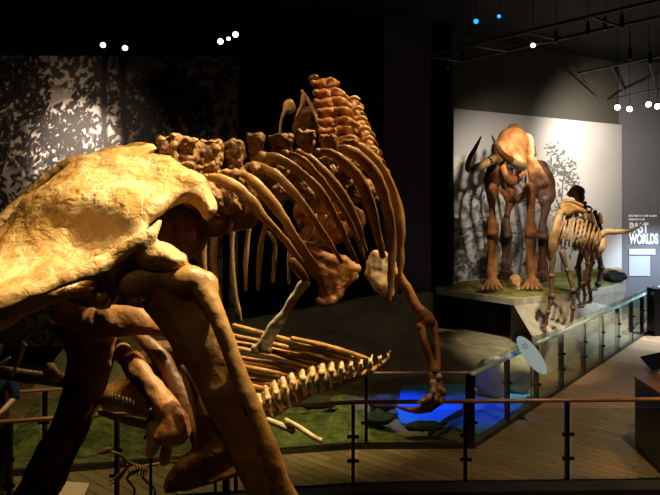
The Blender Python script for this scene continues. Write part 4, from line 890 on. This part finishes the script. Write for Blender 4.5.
leg2(B2, [(583, 248, 3), (588, 264, 2), (583, 284, 2.2), (585, 294, 1.6), (584, 304, 1.6)], 13.7, M['bone_far_dark'], 0)

# upright skeleton behind it
B3 = thing('upright_skeleton', 'dark upright skeleton with round skull behind the tailed one', 'skeleton', (P(582, 296, 14.9).x, 14.9, Z0))
D3 = 14.9
bm = NB(); bpx(bm, 577, 192, D3, 7.5, (1.1, 1, .95)); bpx(bm, 580, 198, D3-.1, 5.5); bpx(bm, 571, 194, D3, 4); obj('skull', bm, M['bone_far'], B3, vox=.03, disp=(.02, 4), carve=[(P(581, 193, D3-.22), .07)])
part('jaw', [(573, 203, D3-.1, 2), (580, 207, D3-.2, 2.2), (585, 203, D3-.2, 1.8)], M['bone_far'], B3)
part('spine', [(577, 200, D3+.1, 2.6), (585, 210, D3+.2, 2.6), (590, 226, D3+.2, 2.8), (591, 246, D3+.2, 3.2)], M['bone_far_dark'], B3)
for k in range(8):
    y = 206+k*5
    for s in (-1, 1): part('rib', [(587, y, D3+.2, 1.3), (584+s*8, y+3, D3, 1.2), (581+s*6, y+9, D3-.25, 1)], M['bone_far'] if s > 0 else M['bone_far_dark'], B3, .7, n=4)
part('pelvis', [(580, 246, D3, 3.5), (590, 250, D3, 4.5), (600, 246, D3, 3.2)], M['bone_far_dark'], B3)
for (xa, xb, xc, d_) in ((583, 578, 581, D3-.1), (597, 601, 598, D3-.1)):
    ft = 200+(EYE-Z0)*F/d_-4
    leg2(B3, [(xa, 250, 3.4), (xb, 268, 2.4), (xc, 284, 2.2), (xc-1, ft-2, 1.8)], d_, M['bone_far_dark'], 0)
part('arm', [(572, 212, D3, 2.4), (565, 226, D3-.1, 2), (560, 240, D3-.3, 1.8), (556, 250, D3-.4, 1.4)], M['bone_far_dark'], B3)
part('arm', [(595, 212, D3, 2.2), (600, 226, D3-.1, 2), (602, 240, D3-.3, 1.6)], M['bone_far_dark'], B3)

# ================================================================ CEILING GEAR
def bar(bm, a, b2, r=.03): tube(bm, [(*a, r), (*b2, r)], 1, 1, 6)
def ladder(name, A, B, C_, D_, n, r, label):
    t = thing(name, label, 'truss', A, 'steel trusses under the ceiling')
    for u, v in ((A, B), (C_, D_)):
        bm = NB(); bar(bm, u, v, r); obj('chord', bm, M['truss'], t)
    for k in range(n+1):
        f = k/n; bm = NB(); bar(bm, Vector(A).lerp(B, f), Vector(C_).lerp(D_, f), r*.8); obj('rung', bm, M['truss'], t)
    for q in (A, B, C_, D_):
        bm = NB(); bar(bm, q, (q[0], q[1], 8.2), r*.4); obj('hanger', bm, M['truss'], t)
ZC = 6.9
def atz(px, py, z): d_ = (z-EYE)*F/(200-py); return P(px, py, d_)
ladder('lighting_truss', atz(424, 56, ZC), atz(668, -2, ZC), atz(461, 61, ZC), atz(690, 10, ZC), 4, .035, 'long grey ladder truss hanging above the tree mural')
ladder('lighting_truss', atz(578, 73, 7.2), atz(690, 50, 7.2), atz(600, 101, 6.9), atz(690, 83, 6.9), 3, .03, 'short dark truss at upper right above four lit lamps')
bm = NB(); bar(bm, atz(590, 97.5, 7.0), atz(690, 112*.9, 6.9), .03) if False else None
bm.free()
def lamp(px, py, d_, aim, lens, label, group='ceiling spotlights', r=.085):
    q = P(px, py, d_); a = (Vector(aim)-q).normalized()
    t = thing('spotlight', label, 'spotlight', q, group)
    r *= .85; bm = NB(); b0 = q-a*.28; tube(bm, [(*(q-a*.02), r), (*(q-a*.16), r*.95), (*b0, r*.6)], 1, 3, 12, (0.1, .9, .3)); obj('housing', bm, M['post'], t)
    bm = NB(); mt4 = Matrix.Translation(q+a*(r*.82)) @ a.to_track_quat('Z', 'Y').to_matrix().to_4x4(); bmesh.ops.create_icosphere(bm, subdivisions=2, radius=1, matrix=mt4 @ Matrix.Diagonal((r*.9, r*.9, r*.35, 1))); obj('lens', bm, lens, t)
    bm = NB(); bar(bm, q-a*.14+Vector((0, 0, r)), (q.x-a.x*.14, q.y-a.y*.14, 8.2), .006); obj('stem', bm, M['post'], t)
cam_v = Vector((0, 0, EYE))
def toward(px, py, d_, k=.5, dz=-1.2):
    q = P(px, py, d_); return q.lerp(cam_v, k)+Vector((0, 0, dz))
lamp(103, 44, 11.0, toward(103, 44, 11, .4, -2.5), M['lens_w'], 'lit ceiling spotlight, left of the pair above the leaf mural', r=.06)
lamp(125, 47, 11.0, toward(125, 47, 11, .4, -2.5), M['lens_w'], 'lit ceiling spotlight, right of the pair above the leaf mural', r=.06)
lamp(220.5, 41, 10.5, toward(220, 41, 10.5), M['lens_w'], 'lit ceiling spotlight, lowest and leftmost of the close group of three', r=.06)
lamp(228.5, 38, 10.6, toward(228, 38, 10.5, .4, -2.8), M['lens_w'], 'dimmer ceiling spotlight in middle of the close group of three', r=.04)
lamp(235.5, 34, 10.5, toward(235, 34, 10.5), M['lens_w'], 'lit ceiling spotlight, highest and rightmost of the close group of three', r=.06)
lamp(476, 21, 14.0, toward(476, 20, 14), M['lens_b'], 'bright blue ceiling spotlight, left of the blue pair', r=.07)
lamp(499, 16, 13.0, toward(499, 15, 13), M['lens_b'], 'small blue ceiling spotlight, right of the blue pair', r=.05)
lamp(533, 45, 13.6, toward(533, 45, 13.6), M['lens_w'], 'single lit spotlight hanging under the long truss above the mammoth', r=.06)
for x, y, l in ((617.5, 107, 'leftmost'), (629.5, 108.5, 'second from left'), (648.5, 104, 'third from left'), (657.5, 106, 'rightmost')):
    lamp(x, y, 17, toward(x, y, 17, .5, -1.5), M['lens_w'], 'lit spotlight at upper right, %s of the row of four' % l, r=.095)
for x, y, d_, l in ((447, 66, 15, 'at the left end of the long truss'), (463, 60, 15, 'just right of the long truss left end'), (556, 41, 13, 'right of the single lit lamp'), (588, 33, 12.5, 'under the middle of the long truss'), (605, 28, 12.2, 'second from right under the long truss'), (622, 26, 12, 'nearest right end of the long truss'), (630, 58, 13, 'below the short upper right truss left side'), (650, 62, 13, 'below the short upper right truss right side')):
    lamp(x, y, d_, toward(x, y, d_, .2, -4), M['lens_off'], 'dark unlit spotlight '+l, r=.05)

t = thing('reader_panel', 'pale slanted panel on the plinth between the giant leg bones', 'panel', (P(64, 500, 5.3).x, 5.3, .70))
bm = NB(); v = box(bm, -.17, .17, -.12, .12, -.012, .012); bmesh.ops.transform(bm, verts=v, matrix=Matrix.Translation(P(64, 494, 5.3)) @ Matrix.Rotation(math.radians(22), 4, 'X') @ Matrix.Rotation(math.radians(6), 4, 'Y')); obj('panel_face', bm, plain('cream_panel', (.55, .48, .32), .5), t, smooth=False)
bm = NB(); q = P(64, 495, 5.3); tube(bm, [(q.x, q.y, .70, .025), (q.x, q.y, q.z-.02, .025)], 1, 1, 8); obj('panel_leg', bm, M['post'], t)

# ================================================================ PERSON AT THE LEFT EDGE
def skin(name, verts, edges, radii, mat, parent, sub=2, label=None, flat=None):
    me = bpy.data.meshes.new(name); me.from_pydata(verts, edges, []); o = bpy.data.objects.new(name, me); COL.objects.link(o)
    s = o.modifiers.new('s', 'SKIN'); s.use_smooth_shade = True
    for v, r in zip(me.skin_vertices[0].data, radii): v.radius = (r, r) if not isinstance(r, tuple) else r
    me.skin_vertices[0].data[0].use_root = True
    u = o.modifiers.new('u', 'SUBSURF'); u.levels = sub; u.render_levels = sub
    dg = bpy.context.evaluated_depsgraph_get(); m2 = bpy.data.meshes.new_from_object(o.evaluated_get(dg)); bpy.data.objects.remove(o)
    o = bpy.data.objects.new(name, m2); COL.objects.link(o); m2.materials.clear(); m2.materials.append(mat)
    m2.polygons.foreach_set('use_smooth', [True]*len(m2.polygons))
    if parent: o.parent = parent
    return o
hx, hy = -4.02, 7.66
Pn = thing('person', 'person in blue shirt leaning a hand on the railing at left edge', 'person', (hx, hy, 0))
V = [(0, 0, .98), (0, 0, 1.20), (0, -.02, 1.42), (0, -.02, 1.56), (0, -.03, 1.66), (0, -.04, 1.75),
     (.10, 0, .90), (.11, -.02, .50), (.11, .02, .08), (.12, -.14, .04), (-.10, 0, .90), (-.11, -.02, .50), (-.11, .02, .08), (-.12, -.14, .04),
     (.19, -.02, 1.48), (.27, -.03, 1.24), (.24, -.25, 1.16), (.22, -.36, 1.145), (-.19, -.02, 1.48), (-.25, .02, 1.20), (-.26, -.12, .98), (-.26, -.16, .90)]
E = [(0, 1), (1, 2), (2, 3), (3, 4), (4, 5), (0, 6), (6, 7), (7, 8), (8, 9), (0, 10), (10, 11), (11, 12), (12, 13), (2, 14), (14, 15), (15, 16), (16, 17), (2, 18), (18, 19), (19, 20), (20, 21)]
Rr = [.15, .14, .16, .065, .085, .09, .09, .06, .045, .04, .09, .06, .045, .04, .065, .045, .036, .03, .065, .045, .036, .03]
skin('body', V, E, Rr, M['skin'], Pn)
skin('shirt', [(0, 0, .95), (0, 0, 1.20), (0, -.02, 1.43), (0, -.02, 1.51), (.195, -.02, 1.49), (.27, -.03, 1.26), (.265, -.07, 1.22), (-.195, -.02, 1.49), (-.25, .02, 1.24)],
     [(0, 1), (1, 2), (2, 3), (2, 4), (4, 5), (5, 6), (2, 7), (7, 8)], [.175, .165, .18, .09, .085, .066, .06, .085, .064], M['blue_shirt'], Pn)
skin('trousers', [(0, 0, .98), (.10, 0, .88), (.11, -.02, .50), (.11, .02, .10), (-.10, 0, .88), (-.11, -.02, .50), (-.11, .02, .10)], [(0, 1), (1, 2), (2, 3), (0, 4), (4, 5), (5, 6)], [.165, .11, .078, .065, .11, .078, .065], M['trouser'], Pn)
bm = NB(); ball(bm, (hx, hy+.01, 1.80), .108, (.85, 1, 1.05)); obj('hair', bm, M['hair'], Pn, disp=(.012, 14))
bm = NB(); ball(bm, (hx, hy-.14, 1.72), .018, (.8, 1.2, 1.3)); obj('nose', bm, M['skin'], Pn)
for k in range(4):
    x0_ = .185+.024*k; L_ = (.9, 1.0, .95, .8)[k]
    skin('finger', [(x0_, -.37, 1.15), (x0_, -.37-.045*L_, 1.155), (x0_, -.37-.075*L_, 1.13), (x0_, -.37-.075*L_, 1.10)], [(0, 1), (1, 2), (2, 3)], [.012, .010, .009, .008], M['skin'], Pn, 1)
skin('thumb', [(.18, -.34, 1.14), (.155, -.375, 1.13), (.15, -.40, 1.105)], [(0, 1), (1, 2)], [.014, .011, .010], M['skin'], Pn, 1)
